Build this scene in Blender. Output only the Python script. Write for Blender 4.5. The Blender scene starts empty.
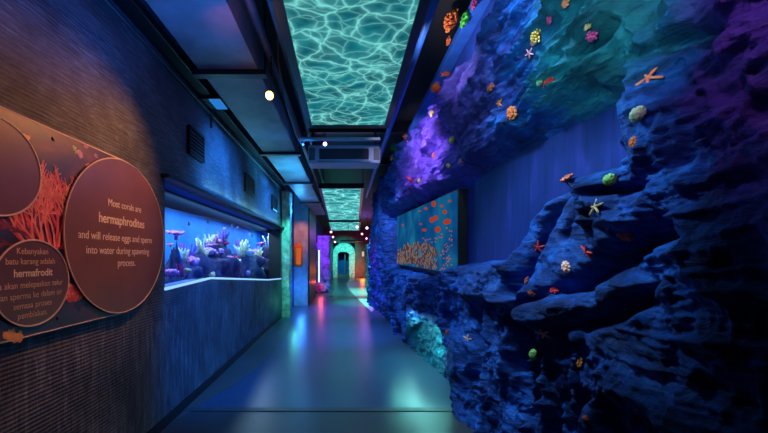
import bpy, bmesh, math, random
import numpy as np
from mathutils import Vector, Matrix, Euler

random.seed(7)
SC = bpy.context.scene
COL = SC.collection
PI = math.pi
F, VX, VY, EYE = 350.0, 345.0, 258.0, 1.5      # focal length in px, vanishing point, eye height


# ----------------------------------------------------------------------------- helpers
def link(o, parent=None):
    COL.objects.link(o)
    if parent is not None:
        o.parent = parent
    return o


def tag(o, label=None, cat=None, group=None, kind=None):
    if label: o['label'] = label
    if cat: o['category'] = cat
    if group: o['group'] = group
    if kind: o['kind'] = kind
    return o


def empty(name, loc=(0, 0, 0), rot=None):
    o = bpy.data.objects.new(name, None)
    o.empty_display_size = .1
    o.location = loc
    if rot is not None:
        o.rotation_euler = rot
    return link(o)


class MB:
    """collects shapes, builds them as one mesh object"""
    def __init__(s):
        s.bm = bmesh.new()

    def box(s, x0, x1, y0, y1, z0, z1, bevel=0.0):
        r = bmesh.ops.create_cube(s.bm, size=1)
        for v in r['verts']:
            v.co = Vector(((x0 + x1) / 2 + v.co.x * (x1 - x0), (y0 + y1) / 2 + v.co.y * (y1 - y0),
                           (z0 + z1) / 2 + v.co.z * (z1 - z0)))
        if bevel:
            ed = list({e for v in r['verts'] for e in v.link_edges})
            bmesh.ops.bevel(s.bm, geom=ed, offset=bevel, segments=2, affect='EDGES', profile=.5)
        return s

    def poly(s, pts):
        s.bm.faces.new([s.bm.verts.new(p) for p in pts])
        return s

    def prism(s, pts, off):
        off = Vector(off)
        a = [s.bm.verts.new(p) for p in pts]
        b = [s.bm.verts.new(Vector(p) + off) for p in pts]
        n = len(pts)
        s.bm.faces.new(a); s.bm.faces.new(b[::-1])
        for i in range(n):
            s.bm.faces.new([a[i], b[i], b[(i + 1) % n], a[(i + 1) % n]])
        return s

    def tube(s, pts, r, n=8, cap=True):
        pts = [Vector(p) for p in pts]
        rs = r if hasattr(r, '__len__') else [r] * len(pts)
        rings = []
        up = None
        for i, p in enumerate(pts):
            d = (pts[min(i + 1, len(pts) - 1)] - pts[max(i - 1, 0)])
            if d.length < 1e-9: d = Vector((0, 0, 1))
            d.normalize()
            if up is None:
                up = Vector((0, 0, 1)) if abs(d.z) < .9 else Vector((1, 0, 0))
            a = d.cross(up)
            if a.length < 1e-6: a = d.orthogonal()
            a.normalize(); b = d.cross(a); up = -b if b.dot(up) < 0 else b
            rings.append([s.bm.verts.new(p + (a * math.cos(t) + b * math.sin(t)) * rs[i])
                          for t in [2 * PI * k / n for k in range(n)]])
        for i in range(len(rings) - 1):
            for k in range(n):
                s.bm.faces.new([rings[i][k], rings[i][(k + 1) % n], rings[i + 1][(k + 1) % n], rings[i + 1][k]])
        if cap:
            s.bm.faces.new(rings[0][::-1]); s.bm.faces.new(rings[-1])
        return s

    def ball(s, c, r, sub=2, sc=(1, 1, 1), jit=0.0):
        q = bmesh.ops.create_icosphere(s.bm, subdivisions=sub, radius=1)
        for v in q['verts']:
            k = 1 + (random.uniform(-jit, jit) if jit else 0)
            v.co = Vector((c[0] + v.co.x * r * sc[0] * k, c[1] + v.co.y * r * sc[1] * k, c[2] + v.co.z * r * sc[2] * k))
        return s

    def build(s, name, mat, parent=None, smooth=False, M=None):
        if M is not None:
            s.bm.transform(M)
        bmesh.ops.recalc_face_normals(s.bm, faces=s.bm.faces[:])
        me = bpy.data.meshes.new(name)
        s.bm.to_mesh(me); s.bm.free()
        if smooth:
            for p in me.polygons: p.use_smooth = True
        me.materials.append(mat)
        return link(bpy.data.objects.new(name, me), parent)


def struct(o):
    o['kind'] = 'structure'
    return o


# ----------------------------------------------------------------------------- materials
class NT:
    def __init__(s, name):
        s.m = bpy.data.materials.new(name); s.m.use_nodes = True
        s.t = s.m.node_tree; s.t.nodes.clear()
        s.out = s.t.nodes.new('ShaderNodeOutputMaterial')

    def n(s, typ, **kw):
        nd = s.t.nodes.new('ShaderNode' + typ)
        for k, v in kw.items():
            if k.startswith('i_'):
                key = k[2:].replace('_', ' ')
                nd.inputs[int(key) if key.isdigit() else key].default_value = v
            else:
                setattr(nd, k, v)
        return nd

    def l(s, a, b, ao=0, bi=0):
        s.t.links.new(a.outputs[ao], b.inputs[bi])

    def coord(s, scale=(1, 1, 1), rot=(0, 0, 0), src='Object'):
        c = s.n('TexCoord'); m = s.n('Mapping')
        m.inputs['Scale'].default_value = scale; m.inputs['Rotation'].default_value = rot
        s.l(c, m, src, 'Vector')
        return m

    def noise(s, scale, vec=None, detail=4, rough=.55, dist=0.0):
        nd = s.n('TexNoise'); nd.inputs['Scale'].default_value = scale
        nd.inputs['Detail'].default_value = detail; nd.inputs['Roughness'].default_value = rough
        nd.inputs['Distortion'].default_value = dist
        if vec is not None: s.l(vec, nd, 'Vector', 'Vector')
        return nd

    def ramp(s, src, stops, ao=0):
        r = s.n('ValToRGB')
        e = r.color_ramp.elements
        while len(e) < len(stops): e.new(.5)
        for k, (p, c) in enumerate(stops):
            e[k].position = p; e[k].color = (*c, 1) if len(c) == 3 else c
        s.l(src, r, ao, 'Fac')
        return r

    def bsdf(s, color=(.5, .5, .5), rough=.6, metal=0.0, spec=.5):
        b = s.n('BsdfPrincipled')
        b.inputs['Base Color'].default_value = (*color, 1)
        b.inputs['Roughness'].default_value = rough
        b.inputs['Metallic'].default_value = metal
        b.inputs['Specular IOR Level'].default_value = spec
        s.l(b, s.out, 0, 'Surface')
        return b

    def bump(s, b, src, strength=.4, dist=.02, ao=0, prev=None):
        u = s.n('Bump'); u.inputs['Strength'].default_value = strength; u.inputs['Distance'].default_value = dist
        s.l(src, u, ao, 'Height')
        if prev is not None: s.l(prev, u, 0, 'Normal')
        s.l(u, b, 0, 'Normal')
        return u


def plain(name, color, rough=.6, metal=0.0, var=.25, scale=30, bump=.15, spec=.5):
    t = NT(name); b = t.bsdf(color, rough, metal, spec)
    c = t.coord(); nz = t.noise(scale, c)
    lo = tuple(x * (1 - var) for x in color); hi = tuple(min(1, x * (1 + var)) for x in color)
    r = t.ramp(nz, [(.3, lo), (.7, hi)])
    t.l(r, b, 0, 'Base Color')
    if bump: t.bump(b, nz, bump, .01)
    return t.m


def emit(name, color, strength):
    t = NT(name); e = t.n('Emission')
    e.inputs['Color'].default_value = (*color, 1); e.inputs['Strength'].default_value = strength
    t.l(e, t.out, 0, 'Surface')
    return t.m


M = {}
M['black'] = plain('matte black paint', (.012, .012, .015), .7)
M['black_metal'] = plain('black coated metal', (.010, .010, .013), .4, 0, .2, 20, .05)
M['steel'] = plain('galvanised steel', (.15, .17, .19), .5, .15, .35, 3, .04)
M['grey_plastic'] = plain('grey plastic', (.30, .33, .36), .45, 0, .1, 10, .02)
M['dark_grey'] = plain('dark grey metal', (.06, .065, .07), .45, 0, .2, 12, .05)
M['blue_paint'] = plain('deep blue paint', (.012, .05, .30), .6, 0, .3, 5, .1)
M['blue_rail'] = plain('blue painted metal', (.03, .14, .55), .45, 0, .2, 8, .05)
M['tank_back'] = plain('bright blue tank backing', (.008, .22, .90), .7, 0, .3, 2, .0)
M['reef_rock'] = plain('dark blue live rock', (.03, .035, .12), .9, 0, .6, 14, .5)
M['gravel'] = plain('aquarium gravel', (.10, .10, .28), .9, 0, .5, 60, .6)
M['violet_rock'] = plain('violet painted rock', (.22, .09, .55), .8, 0, .6, 8, .6)
M['orange_case'] = plain('orange casing', (.75, .18, .03), .4, 0, .15, 10, .02)
M['white_text'] = plain('cream lettering', (.85, .70, .50), .6, 0, .05, 10, 0)
M['rim'] = plain('pale disc outline', (.72, .52, .42), .5, 0, .05, 10, 0)
M['lens'] = plain('dark lens', (.02, .02, .03), .2)


def mat_left_wall():
    t = NT('dark combed plaster'); b = t.bsdf((.1, .1, .1), .65)
    c1 = t.coord((1, 2.2, 20)); n1 = t.noise(3.2, c1, 7, .72, .8)        # fine combed courses
    c2 = t.coord((1, 7, .9)); n2 = t.noise(4.0, c2, 6, .7, .5)            # vertical brushing
    c3 = t.coord((1, 1, 1)); n3 = t.noise(1.6, c3, 5, .6, .6)             # big patches
    w = t.n('TexWave', wave_type='BANDS', bands_direction='Z'); w.inputs['Scale'].default_value = 14
    w.inputs['Distortion'].default_value = 1.2; w.inputs['Detail'].default_value = 3
    t.l(t.coord(), w, 0, 'Vector')
    # brushing below the tank sill, courses above
    sp = t.n('SeparateXYZ'); t.l(t.n('TexCoord'), sp, 'Object', 0)
    mr = t.n('MapRange'); mr.inputs['From Min'].default_value = 1.0; mr.inputs['From Max'].default_value = 1.5
    t.l(sp, mr, 2, 'Value')
    mx = t.n('Mix', data_type='FLOAT'); t.l(mr, mx, 0, 0); t.l(n2, mx, 0, 2); t.l(n1, mx, 0, 3)
    r1 = t.ramp(mx, [(.34, (.050, .056, .075)), (.56, (.135, .15, .19)), (.74, (.34, .37, .42))])
    r3 = t.ramp(n3, [(.35, (.32, .32, .34)), (.65, (1, 1, 1))])
    m = t.n('Mix', data_type='RGBA', blend_type='MULTIPLY'); m.inputs[0].default_value = 1
    t.l(r1, m, 0, 6); t.l(r3, m, 0, 7); t.l(m, b, 2, 'Base Color')
    u1 = t.bump(b, mx, .55, .02)
    u2 = t.bump(b, w, .35, .012, 0, u1)
    t.bump(b, n3, .5, .08, 0, u2)
    return t.m


M['left_wall'] = mat_left_wall()


def mat_rock():
    t = NT('painted artificial rock'); b = t.bsdf((.1, .1, .4), .62, 0, .35)
    c = t.coord()
    big = t.noise(1.1, c, 4, .55, .8)
    mid = t.noise(5.0, c, 6, .65, .8)
    fib = t.noise(7.0, t.coord((1, .55, 2.2), (.5, 0, 0)), 7, .7, .9)
    mf = t.n('Math', operation='MULTIPLY_ADD'); t.l(fib, mf); mf.inputs[1].default_value = .6; md_ = t.n('Math', operation='MULTIPLY'); t.l(mid, md_); md_.inputs[1].default_value = .4; t.l(md_, mf, 0, 2); mid = mf
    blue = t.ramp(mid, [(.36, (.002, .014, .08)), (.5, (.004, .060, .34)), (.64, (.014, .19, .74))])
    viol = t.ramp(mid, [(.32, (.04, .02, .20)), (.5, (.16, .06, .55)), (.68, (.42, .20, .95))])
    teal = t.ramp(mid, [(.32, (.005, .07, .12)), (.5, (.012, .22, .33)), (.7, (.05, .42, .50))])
    sp = t.n('SeparateXYZ'); t.l(t.n('TexCoord'), sp, 'Object', 0)

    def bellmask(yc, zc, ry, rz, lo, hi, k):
        # coloured light zone in the paint: ragged ellipse on the wall
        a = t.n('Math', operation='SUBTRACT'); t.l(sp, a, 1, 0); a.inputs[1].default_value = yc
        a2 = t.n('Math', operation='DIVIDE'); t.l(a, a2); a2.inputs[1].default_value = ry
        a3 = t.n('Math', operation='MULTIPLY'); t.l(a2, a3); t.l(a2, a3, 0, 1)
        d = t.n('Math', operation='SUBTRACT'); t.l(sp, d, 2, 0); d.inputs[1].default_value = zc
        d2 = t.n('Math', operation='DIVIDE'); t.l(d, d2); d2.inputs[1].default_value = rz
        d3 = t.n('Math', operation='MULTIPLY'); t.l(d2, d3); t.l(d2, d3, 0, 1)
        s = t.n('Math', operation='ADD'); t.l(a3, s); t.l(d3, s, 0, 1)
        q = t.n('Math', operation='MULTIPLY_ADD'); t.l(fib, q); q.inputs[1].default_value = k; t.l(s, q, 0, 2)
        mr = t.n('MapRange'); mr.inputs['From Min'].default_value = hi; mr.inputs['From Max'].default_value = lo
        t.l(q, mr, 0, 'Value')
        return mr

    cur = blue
    for (args, src) in TINTS:
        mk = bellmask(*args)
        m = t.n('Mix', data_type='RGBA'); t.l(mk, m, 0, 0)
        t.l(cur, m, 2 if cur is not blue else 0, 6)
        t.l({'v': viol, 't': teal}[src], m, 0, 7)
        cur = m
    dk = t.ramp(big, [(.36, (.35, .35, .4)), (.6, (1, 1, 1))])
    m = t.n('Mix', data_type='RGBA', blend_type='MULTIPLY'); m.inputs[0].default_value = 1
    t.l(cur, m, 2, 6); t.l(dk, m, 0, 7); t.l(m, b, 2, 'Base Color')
    u = t.bump(b, fib, .8, .05)
    t.bump(b, t.noise(26, c, 5, .7), .5, .012, 0, u)
    return t.m


# violet and teal light put into the rock paint: (y centre, z centre, y radius, z radius, inner, outer, raggedness)
TINTS = [((4.5, 2.8, 2.2, .68, .75, 1.7, 1.2), 'v'),
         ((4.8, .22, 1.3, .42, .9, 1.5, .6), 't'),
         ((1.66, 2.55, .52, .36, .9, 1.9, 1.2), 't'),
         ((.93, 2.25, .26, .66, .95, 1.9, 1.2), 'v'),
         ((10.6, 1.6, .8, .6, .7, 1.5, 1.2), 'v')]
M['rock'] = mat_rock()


def mat_flat_right():
    t = NT('brushed blue wall panel'); b = t.bsdf((.02, .05, .4), .55, 0, .3)
    n2 = t.noise(3, t.coord((1, 3.5, .6)), 5, .6, .3)
    n3 = t.noise(1.2, t.coord(), 3, .5, .5)
    r = t.ramp(n2, [(.35, (.005, .018, .13)), (.55, (.010, .026, .19)), (.75, (.045, .035, .30))])
    r3 = t.ramp(n3, [(.35, (.6, .6, .6)), (.65, (1, 1, 1))])
    m = t.n('Mix', data_type='RGBA', blend_type='MULTIPLY'); m.inputs[0].default_value = 1
    t.l(r, m, 0, 6); t.l(r3, m, 0, 7); t.l(m, b, 2, 'Base Color')
    t.bump(b, n2, .3, .02)
    return t.m


M['flat_right'] = mat_flat_right()


def mat_floor(name, col, rough):
    t = NT(name); b = t.bsdf(col, rough, 0, .5)
    n = t.noise(1.3, t.coord(), 3, .5, 0)
    r = t.ramp(n, [(.1, tuple(x * .75 for x in col)), (.9, tuple(x * 1.2 for x in col))])
    t.l(r, b, 0, 'Base Color')
    rr = t.ramp(n, [(.1, (rough * .85,) * 3), (.9, (rough * 1.15,) * 3)]); t.l(rr, b, 0, 'Roughness')
    return t.m


M['floor'] = mat_floor('sealed blue grey floor', (.045, .075, .13), .30)
M['floor_dark'] = mat_floor('sealed brown grey floor', (.10, .085, .075), .38)
M['floor_near'] = mat_floor('dark sealed floor', (.07, .06, .06), .35)
M['floor_pale'] = mat_floor('lit floor patch', (.55, .58, .58), .4)  # light pool put into the floor colour


def mat_caustic(k=1.0, power=1.0):
    t = NT('water surface picture'); e = t.n('Emission')
    c = t.coord((1, 1, 1)); nz = t.noise(2.2, c, 3, .5)
    wv = t.n('Vector_' if False else 'Mix', data_type='VECTOR'); wv.inputs[0].default_value = .24
    t.l(c, wv, 0, 4); t.l(nz, wv, 'Color', 5)

    def net(scale, stretch, width):
        mp = t.n('Mapping'); mp.inputs['Scale'].default_value = stretch; t.l(wv, mp, 1, 'Vector')
        v = t.n('TexVoronoi', feature='DISTANCE_TO_EDGE'); v.inputs['Scale'].default_value = scale * k
        t.l(mp, v, 0, 'Vector')
        return t.ramp(v, [(0, (.95, .95, .95)), (width * .3, (.5, .5, .5)), (width * .8, (.16, .16, .16)), (width * 3, (0, 0, 0))])
    a = net(5.6, (.8, 1.0, 1), .07); d = net(9.5, (.7, 1.2, 1), .09)
    ad = t.n('Mix', data_type='RGBA', blend_type='ADD'); ad.inputs[0].default_value = .55
    t.l(a, ad, 0, 6); t.l(d, ad, 0, 7)
    big = t.noise(1.8, c, 3, .5)
    base = t.ramp(big, [(.35, (.003, .07, .10)), (.5, (.004, .14, .18)), (.68, (.012, .25, .28))])
    mx = t.n('Mix', data_type='RGBA'); t.l(ad, mx, 2, 0); t.l(base, mx, 0, 6); mx.inputs[7].default_value = (.20, .72, .68, 1)
    t.l(mx, e, 2, 'Color'); e.inputs['Strength'].default_value = power
    t.l(e, t.out, 0, 'Surface')
    return t.m


M['caustic'] = mat_caustic()
M['caustic_far'] = mat_caustic(.5, 1.5)


def mat_glass():
    t = NT('aquarium glass')
    tr = t.n('BsdfTransparent'); tr.inputs['Color'].default_value = (.93, .97, 1, 1)
    g = t.n('BsdfGlossy'); g.inputs['Roughness'].default_value = .03
    lw_ = t.n('LayerWeight'); lw_.inputs['Blend'].default_value = .2
    f = t.n('Math', operation='MULTIPLY'); t.l(lw_, f, 'Facing', 0); f.inputs[1].default_value = .16
    m = t.n('MixShader'); t.l(f, m, 0, 0); t.l(tr, m, 0, 1); t.l(g, m, 0, 2); t.l(m, t.out, 0, 'Surface')
    return t.m


M['glass'] = mat_glass()


def mat_board():
    t = NT('printed reef picture'); b = t.bsdf((.05, .03, .12), .42, 0, .5)
    n = t.noise(2.5, t.coord(), 4, .6, .6)
    r = t.ramp(n, [(.3, (.040, .014, .025)), (.48, (.035, .022, .085)), (.60, (.09, .028, .06)), (.75, (.25, .08, .05))])
    t.l(r, b, 0, 'Base Color')
    return t.m


M['board'] = mat_board()
M['disc'] = plain('brown satin disc', (.17, .065, .024), .38, 0, .12, 4, .02)
M['disc_violet'] = plain('violet brown satin disc', (.12, .045, .045), .38, 0, .2, 3, .02)


def mat_coral(name, lo, hi, scale=30, rough=.7):
    t = NT(name); b = t.bsdf(hi, rough)
    n = t.noise(scale, t.coord(), 4, .6)
    r = t.ramp(n, [(.35, lo), (.62, hi)]); t.l(r, b, 0, 'Base Color'); t.bump(b, n, .4, .01)
    return t.m


CM = {k: mat_coral(k + ' coral', *v) for k, v in {
    'orange red': ((.55, .04, .02), (.95, .22, .05)), 'orange': ((.75, .12, .02), (1, .26, .05)),
    'salmon': ((.85, .10, .07), (1, .25, .15)), 'red': ((.65, .01, .02), (.95, .05, .05)),
    'magenta': ((.45, .01, .14), (.85, .08, .32)), 'pink': ((.75, .12, .28), (1, .38, .5)),
    'green': ((.02, .28, .03), (.12, .75, .08)), 'olive green': ((.10, .28, .05), (.35, .62, .14)),
    'yellow': ((.70, .40, .06), (.95, .70, .16)), 'tan': ((.55, .30, .12), (.85, .55, .28)),
    'cream': ((.30, .55, .15), (1, .98, .72)), 'brown red': ((.22, .03, .02), (.55, .10, .05)),
    'peach': ((.95, .30, .18), (1, .55, .38)), 'pale green': ((.30, .55, .30), (.6, .85, .55)),
    'lilac': ((.40, .22, .75), (.75, .50, 1)), 'rose': ((.60, .12, .45), (.95, .38, .75)),
    'pale yellow': ((.55, .60, .35), (.9, .9, .6)), 'deep violet': ((.10, .04, .35), (.25, .12, .65)),
    'silver blue': ((.25, .5, .8), (.5, .8, 1)), 'black': ((.01, .01, .03), (.03, .03, .08))}.items()}


def decal(name, color, strength):   # lit pixels of a display
    return emit(name, color, strength)


# ----------------------------------------------------------------------------- camera
cam = bpy.data.cameras.new('camera'); cam.sensor_width = 36; cam.lens = F / 768 * 36
cam.shift_x = (384 - VX) / 768; cam.shift_y = (VY - 216.5) / 768
cam.clip_start = .05
co = link(bpy.data.objects.new('camera', cam)); co.location = (0, 0, EYE); co.rotation_euler = (PI / 2, 0, 0)
SC.camera = co
SC.view_settings.view_transform = 'Standard'; SC.view_settings.look = 'None'
SC.view_settings.gamma = 1; SC.view_settings.exposure = 0; SC.view_settings.use_curve_mapping = False
w = bpy.data.worlds.new('world'); SC.world = w; w.use_nodes = True
w.node_tree.nodes['Background'].inputs[0].default_value = (.02, .05, .2, 1)
w.node_tree.nodes['Background'].inputs[1].default_value = .05


def ray(px, py):
    return Vector(((px - VX) / F, 1, (VY - py) / F))


def at_x(px, py, X):
    d = ray(px, py); k = X / d.x
    return Vector((X, k, EYE + d.z * k))


def at_y(px, py, Y):
    d = ray(px, py)
    return Vector((d.x * Y, Y, EYE + d.z * Y))


# ----------------------------------------------------------------------------- noise on arrays
def _hash(ix, iy, seed):
    h = (ix.astype(np.int64) * 374761393 + iy.astype(np.int64) * 668265263 + seed * 974711) & 0xffffffff
    h = ((h ^ (h >> 13)) * 1274126177) & 0xffffffff
    return ((h ^ (h >> 16)) & 0xffff) / 65535.0


def vnoise(x, y, seed=0):
    ix = np.floor(x); iy = np.floor(y); fx = x - ix; fy = y - iy
    ux = fx * fx * fx * (fx * (fx * 6 - 15) + 10); uy = fy * fy * fy * (fy * (fy * 6 - 15) + 10)
    a = _hash(ix, iy, seed); b = _hash(ix + 1, iy, seed); c = _hash(ix, iy + 1, seed); d = _hash(ix + 1, iy + 1, seed)
    return (a + (b - a) * ux) * (1 - uy) + (c + (d - c) * ux) * uy


def fbm(x, y, seed=0, o=4):
    s = 0; a = .5
    for k in range(o):
        s = s + a * (vnoise(x, y, seed + k * 17) * 2 - 1); x = x * 2.03 + 3.1; y = y * 2.03 + 1.7; a *= .5
    return s


def ridged(x, y, seed=0, o=4):
    s = 0; a = .5
    for k in range(o):
        s = s + a * (1 - np.abs(vnoise(x, y, seed + k * 17) * 2 - 1)) ** 2; x = x * 2.07 + 5.3; y = y * 2.07 + 2.9; a *= .5
    return s


def ss(a, b, x):
    t = np.clip((x - a) / (b - a), 0, 1)
    return t * t * (3 - 2 * t)


WALL_X = 1.37       # flat blue wall face on the right
BASE_X = 1.42


def seg_dist(Y, z, a, b):
    ax, ay = a; bx, by = b
    vx, vy = bx - ax, by - ay
    t = np.clip(((Y - ax) * vx + (z - ay) * vy) / (vx * vx + vy * vy), 0, 1)
    return np.hypot(Y - ax - t * vx, z - ay - t * vy)


def P(px, py, X=1.15):
    v = at_x(px, py, X); return (v.y, v.z)


GROOVES = [([(556, 186), (528, 245), (512, 292)], 1.17, .045, .16),
           ([(512, 302), (560, 285), (600, 258), (650, 222)], 1.13, .05, .17),
           ([(545, 330), (590, 318), (640, 285)], 1.13, .04, .12),
           ([(470, 300), (500, 308), (515, 300)], 1.10, .04, .10),
           ([(470, 165), (520, 120), (570, 85)], 1.10, .035, .10),
           ([(505, 118), (545, 75), (590, 20)], 1.08, .03, .12),
           ([(560, 60), (600, 25)], 1.10, .03, .10),
           ([(620, 55), (668, 30), (700, 38)], 1.12, .025, .09),
           ([(440, 95), (452, 150), (462, 190)], 1.06, .05, .10),
           ([(610, 190), (650, 182)], 1.18, .02, .07),
           ([(590, 175), (560, 235)], 1.20, .03, .07)]
GROOVES = [([P(x, y, X) for x, y in pts], wd, dp) for pts, X, wd, dp in GROOVES]


def depth(Y, z):
    """how far the rock stands out from the wall line, on arrays of y and z"""
    n1 = fbm(Y * .8, z * .9, 3, 3)
    n2 = fbm(Y * 2.1 + n1, z * 2.3 - n1, 11, 4)
    wy = Y + .25 * n2; wz = z + .18 * n1
    strata = ridged(wy * .55 + wz * .3, wz * 5.6 + wy * .45, 21, 5)         # near-level layers
    fibre = ridged(wy * 4.2 + wz * 1.1, wz * 1.5 + wy * .3, 33, 4)          # upright folds
    lump = ridged(wy * 2.6 - wz * .8, wz * 2.6 + wy * .7, 47, 4)
    crease = ridged(wy * 1.6 + wz * .6, wz * 13 + wy * 1.4, 91, 3)
    fine = fbm(Y * 13, z * 13, 71, 3)
    zU = 2.30 + .05 * np.clip(Y - 3.6, 0, 6) + .05 * n2
    zL = np.interp(Y, [0, 1.70, 1.95, 2.15, 2.36, 2.46, 2.75, 3.3, 3.9, 4.2, 9, 14],
                   [1.98, 1.97, 1.95, 1.93, 1.86, 1.56, 1.50, 1.50, 1.44, 1.26, 1.30, 1.3]) + .02 * n2
    up = ss(-.04, .14, z - zU)
    lo = ss(-.02, .12, zL - z)
    near = ss(1.66, 1.40, Y + .03 * n2)
    far = ss(8.95, 9.5, Y)
    D_up = .27 + .12 * n1 + .26 * (strata - .45) + .10 * n2 + .06 * ss(2.3, 2.6, z) + .03 * (lump - .4) + .075 * (crease - .45)
    D_up = D_up + ss(2.8, 4.0, Y) * .09 + ss(5, 8, Y) * .06 + ss(3.2, 4.5, Y) * (.15 * (fibre - .45) - .08 * (strata - .45))
    D_lo = .33 + .10 * n1 + .16 * (lump - .45) + .12 * n2 + .05 * (strata - .45)
    dark = ss(1.18, .98, z + .05 * n2) * ss(3.5, 3.0, Y) * ss(1.2, 1.5, Y)
    D_lo = D_lo * (1 - dark) + dark * (.14 + .32 * (fibre - .40) + .12 * ss(.55, 0, z))
    lowfar = ss(3.4, 4.2, Y)
    D_lo = D_lo + lowfar * (.03 + .17 * (fibre - .5) + .05 * (crease - .45))
    # smooth wedge of rock in front of the flat wall
    wedge = ss(1.64, 1.76, Y) * ss(2.48, 2.38, Y) * ss(1.2, 1.4, z)
    D_w = .20 + .05 * n1 + .05 * n2 + .03 * (strata - .4)
    D_lo = D_lo * (1 - wedge) + D_w * wedge
    D_near = .24 + .06 * (crease - .45) + .12 * n2 + .15 * (lump - .45) + .10 * n1 + .07 * (fibre - .4)
    D_far = .47 + .14 * ss(9.4, 10.6, Y) * ss(2.6, 1.6, z) + .26 * (fibre - .5) + .08 * n1
    m = np.maximum(np.maximum(up, lo), np.maximum(near, far))
    wsum = up + lo + 1e-6
    D = (up * D_up + lo * D_lo) / wsum
    D = D * (1 - near) + D_near * near
    D = D * (1 - far) + D_far * far
    D = D + .02 * fine
    cap = .37 + .04 * n2 + .05 * (fibre - .4); cm = ss(6.9, 6.2, Y) * ss(3.0, 3.5, Y) * ss(1.25, .95, z)
    D = D * (1 - cm) + np.minimum(D, cap) * cm
    for pts, wd, dp in GROOVES:
        dd = np.full_like(Y, 9.0)
        for a, b in zip(pts[:-1], pts[1:]):
            dd = np.minimum(dd, seg_dist(Y + .05 * n2, z + .03 * n1, a, b))
        D = D - dp * np.exp(-(dd / wd) ** 2)
    D = np.maximum(D, .06 + .02 * n2)
    D = D * m + 0.005 * (1 - m)
    # top limit of the rock
    zt = np.interp(Y, [0, 2, 4.2, 6.5, 14], [3.32, 3.30, 3.36, 3.62, 3.7]) + .06 * n2
    D = D * ss(.03, -.10, z - zt)
    # low arched opening at the foot
    a = np.interp(z, [0, .30, .62], [6.2, 5.75, 5.05]); b = np.interp(z, [0, .35, .66], [3.45, 3.72, 4.1])
    top = np.interp(Y, [3.4, 4.0, 4.6, 5.1, 6.2], [.52, .70, .74, .74, .1])
    hole = ss(-.02, .02, a - Y + .03 * n2) * ss(-.02, .02, Y - b + .03 * n2) * ss(-.015, .015, top - z + .03 * n2)
    D = D * (1 - hole) + hole * (np.interp(Y, [3.4, 4.2, 6.2], [.09, .13, .36]) + .07 * (fibre - .45) + .03 * fine)
    # rock runs out past the bend
    D = D * ss(12.6, 11.8, Y + .2 * n2)
    return D


def rock_hit(px, py):
    d = ray(px, py)
    t = np.geomspace(.7, 13, 6000)
    X = d.x * t; z = EYE + d.z * t
    S = BASE_X - depth(t, z)
    S = np.minimum(S, WALL_X); S = np.where(z > 3.26, np.minimum(S, 1.14), S); S = np.where(z > 3.48, np.minimum(S, 1.02), S)
    S = np.where(z > 3.56, .0, S)
    hit = np.nonzero(X >= S)[0]
    k = hit[0] if len(hit) else len(t) - 1
    Y0, z0 = t[k], z[k]
    e = .06
    if z0 > 3.26: return Vector((X[k], Y0, z0)), Vector((-1, 0, .1)).normalized()
    q = depth(np.array([Y0, Y0 + e, Y0 - e, Y0, Y0]), np.array([z0, z0, z0, z0 + e, z0 - e]))
    q = np.maximum(q, BASE_X - WALL_X)
    n = Vector((-1, -(q[1] - q[2]) / (2 * e) * .6, -(q[3] - q[4]) / (2 * e) * .6)).normalized()
    return Vector((min(BASE_X - q[0], WALL_X), Y0, z0)), n


def build_rock():
    NY, NZ = 760, 500
    ys = np.geomspace(.80, 12.9, NY); zs = np.linspace(0, 3.66, NZ)
    Yg, Zg = np.meshgrid(ys, zs, indexing='ij')
    X = BASE_X - depth(Yg, Zg)
    v = np.stack([X, Yg, Zg], -1).reshape(-1, 3).astype(np.float32)
    i, j = np.meshgrid(np.arange(NY - 1), np.arange(NZ - 1), indexing='ij')
    a = (i * NZ + j).ravel()
    f = np.stack([a, a + 1, a + NZ + 1, a + NZ], -1)
    Df = BASE_X - X
    keep = np.maximum.reduce([Df.ravel()[f[:, k]] for k in range(4)]) > .035      # leave out what lies behind the flat wall
    f = f[keep]
    used = np.unique(f); remap = np.full(len(v), -1, np.int64); remap[used] = np.arange(len(used))
    v = v[used]; f = remap[f].astype(np.int32)
    me = bpy.data.meshes.new('artificial_rock_face')
    me.vertices.add(len(v)); me.vertices.foreach_set('co', v.ravel())
    me.loops.add(f.size); me.loops.foreach_set('vertex_index', f.ravel())
    me.polygons.add(len(f)); me.polygons.foreach_set('loop_start', np.arange(0, f.size, 4, dtype=np.int32))
    me.update(calc_edges=True)
    me.polygons.foreach_set('use_smooth', np.ones(len(f), bool))
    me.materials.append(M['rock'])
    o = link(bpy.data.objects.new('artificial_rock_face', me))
    tag(o, 'craggy blue and violet artificial rock face covering the right side wall', 'rock wall')
    return o


build_rock()

# ----------------------------------------------------------------------------- setting
CEIL = 3.75
LW = -1.60
struct(MB().box(-2.9, 3.2, 3.46, 28, -.06, 0).build('floor', M['floor']))
struct(MB().box(-2.9, 3.2, -.6, 3.46, -.06, 0).build('floor_near', M['floor_near']))
struct(MB().box(LW, 1.1, 3.42, 3.50, 0, .006).build('trim_1', M['dark_grey']))
# darker sweep of floor along the left wall
pts = [(LW, 3.5)] + [at_y(x, y, 1).xy and Vector((((x - VX) / F) * (EYE * F / (y - VY)), EYE * F / (y - VY))) for x, y in
                     [(178, 420), (205, 402), (235, 384), (262, 364), (283, 343), (291, 326)]] + [(LW, 8.2)]
mb = MB(); mb.prism([(p[0], p[1], 0) for p in pts], (0, 0, .003)); struct(mb.build('floor_border', M['floor_dark']))
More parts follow.
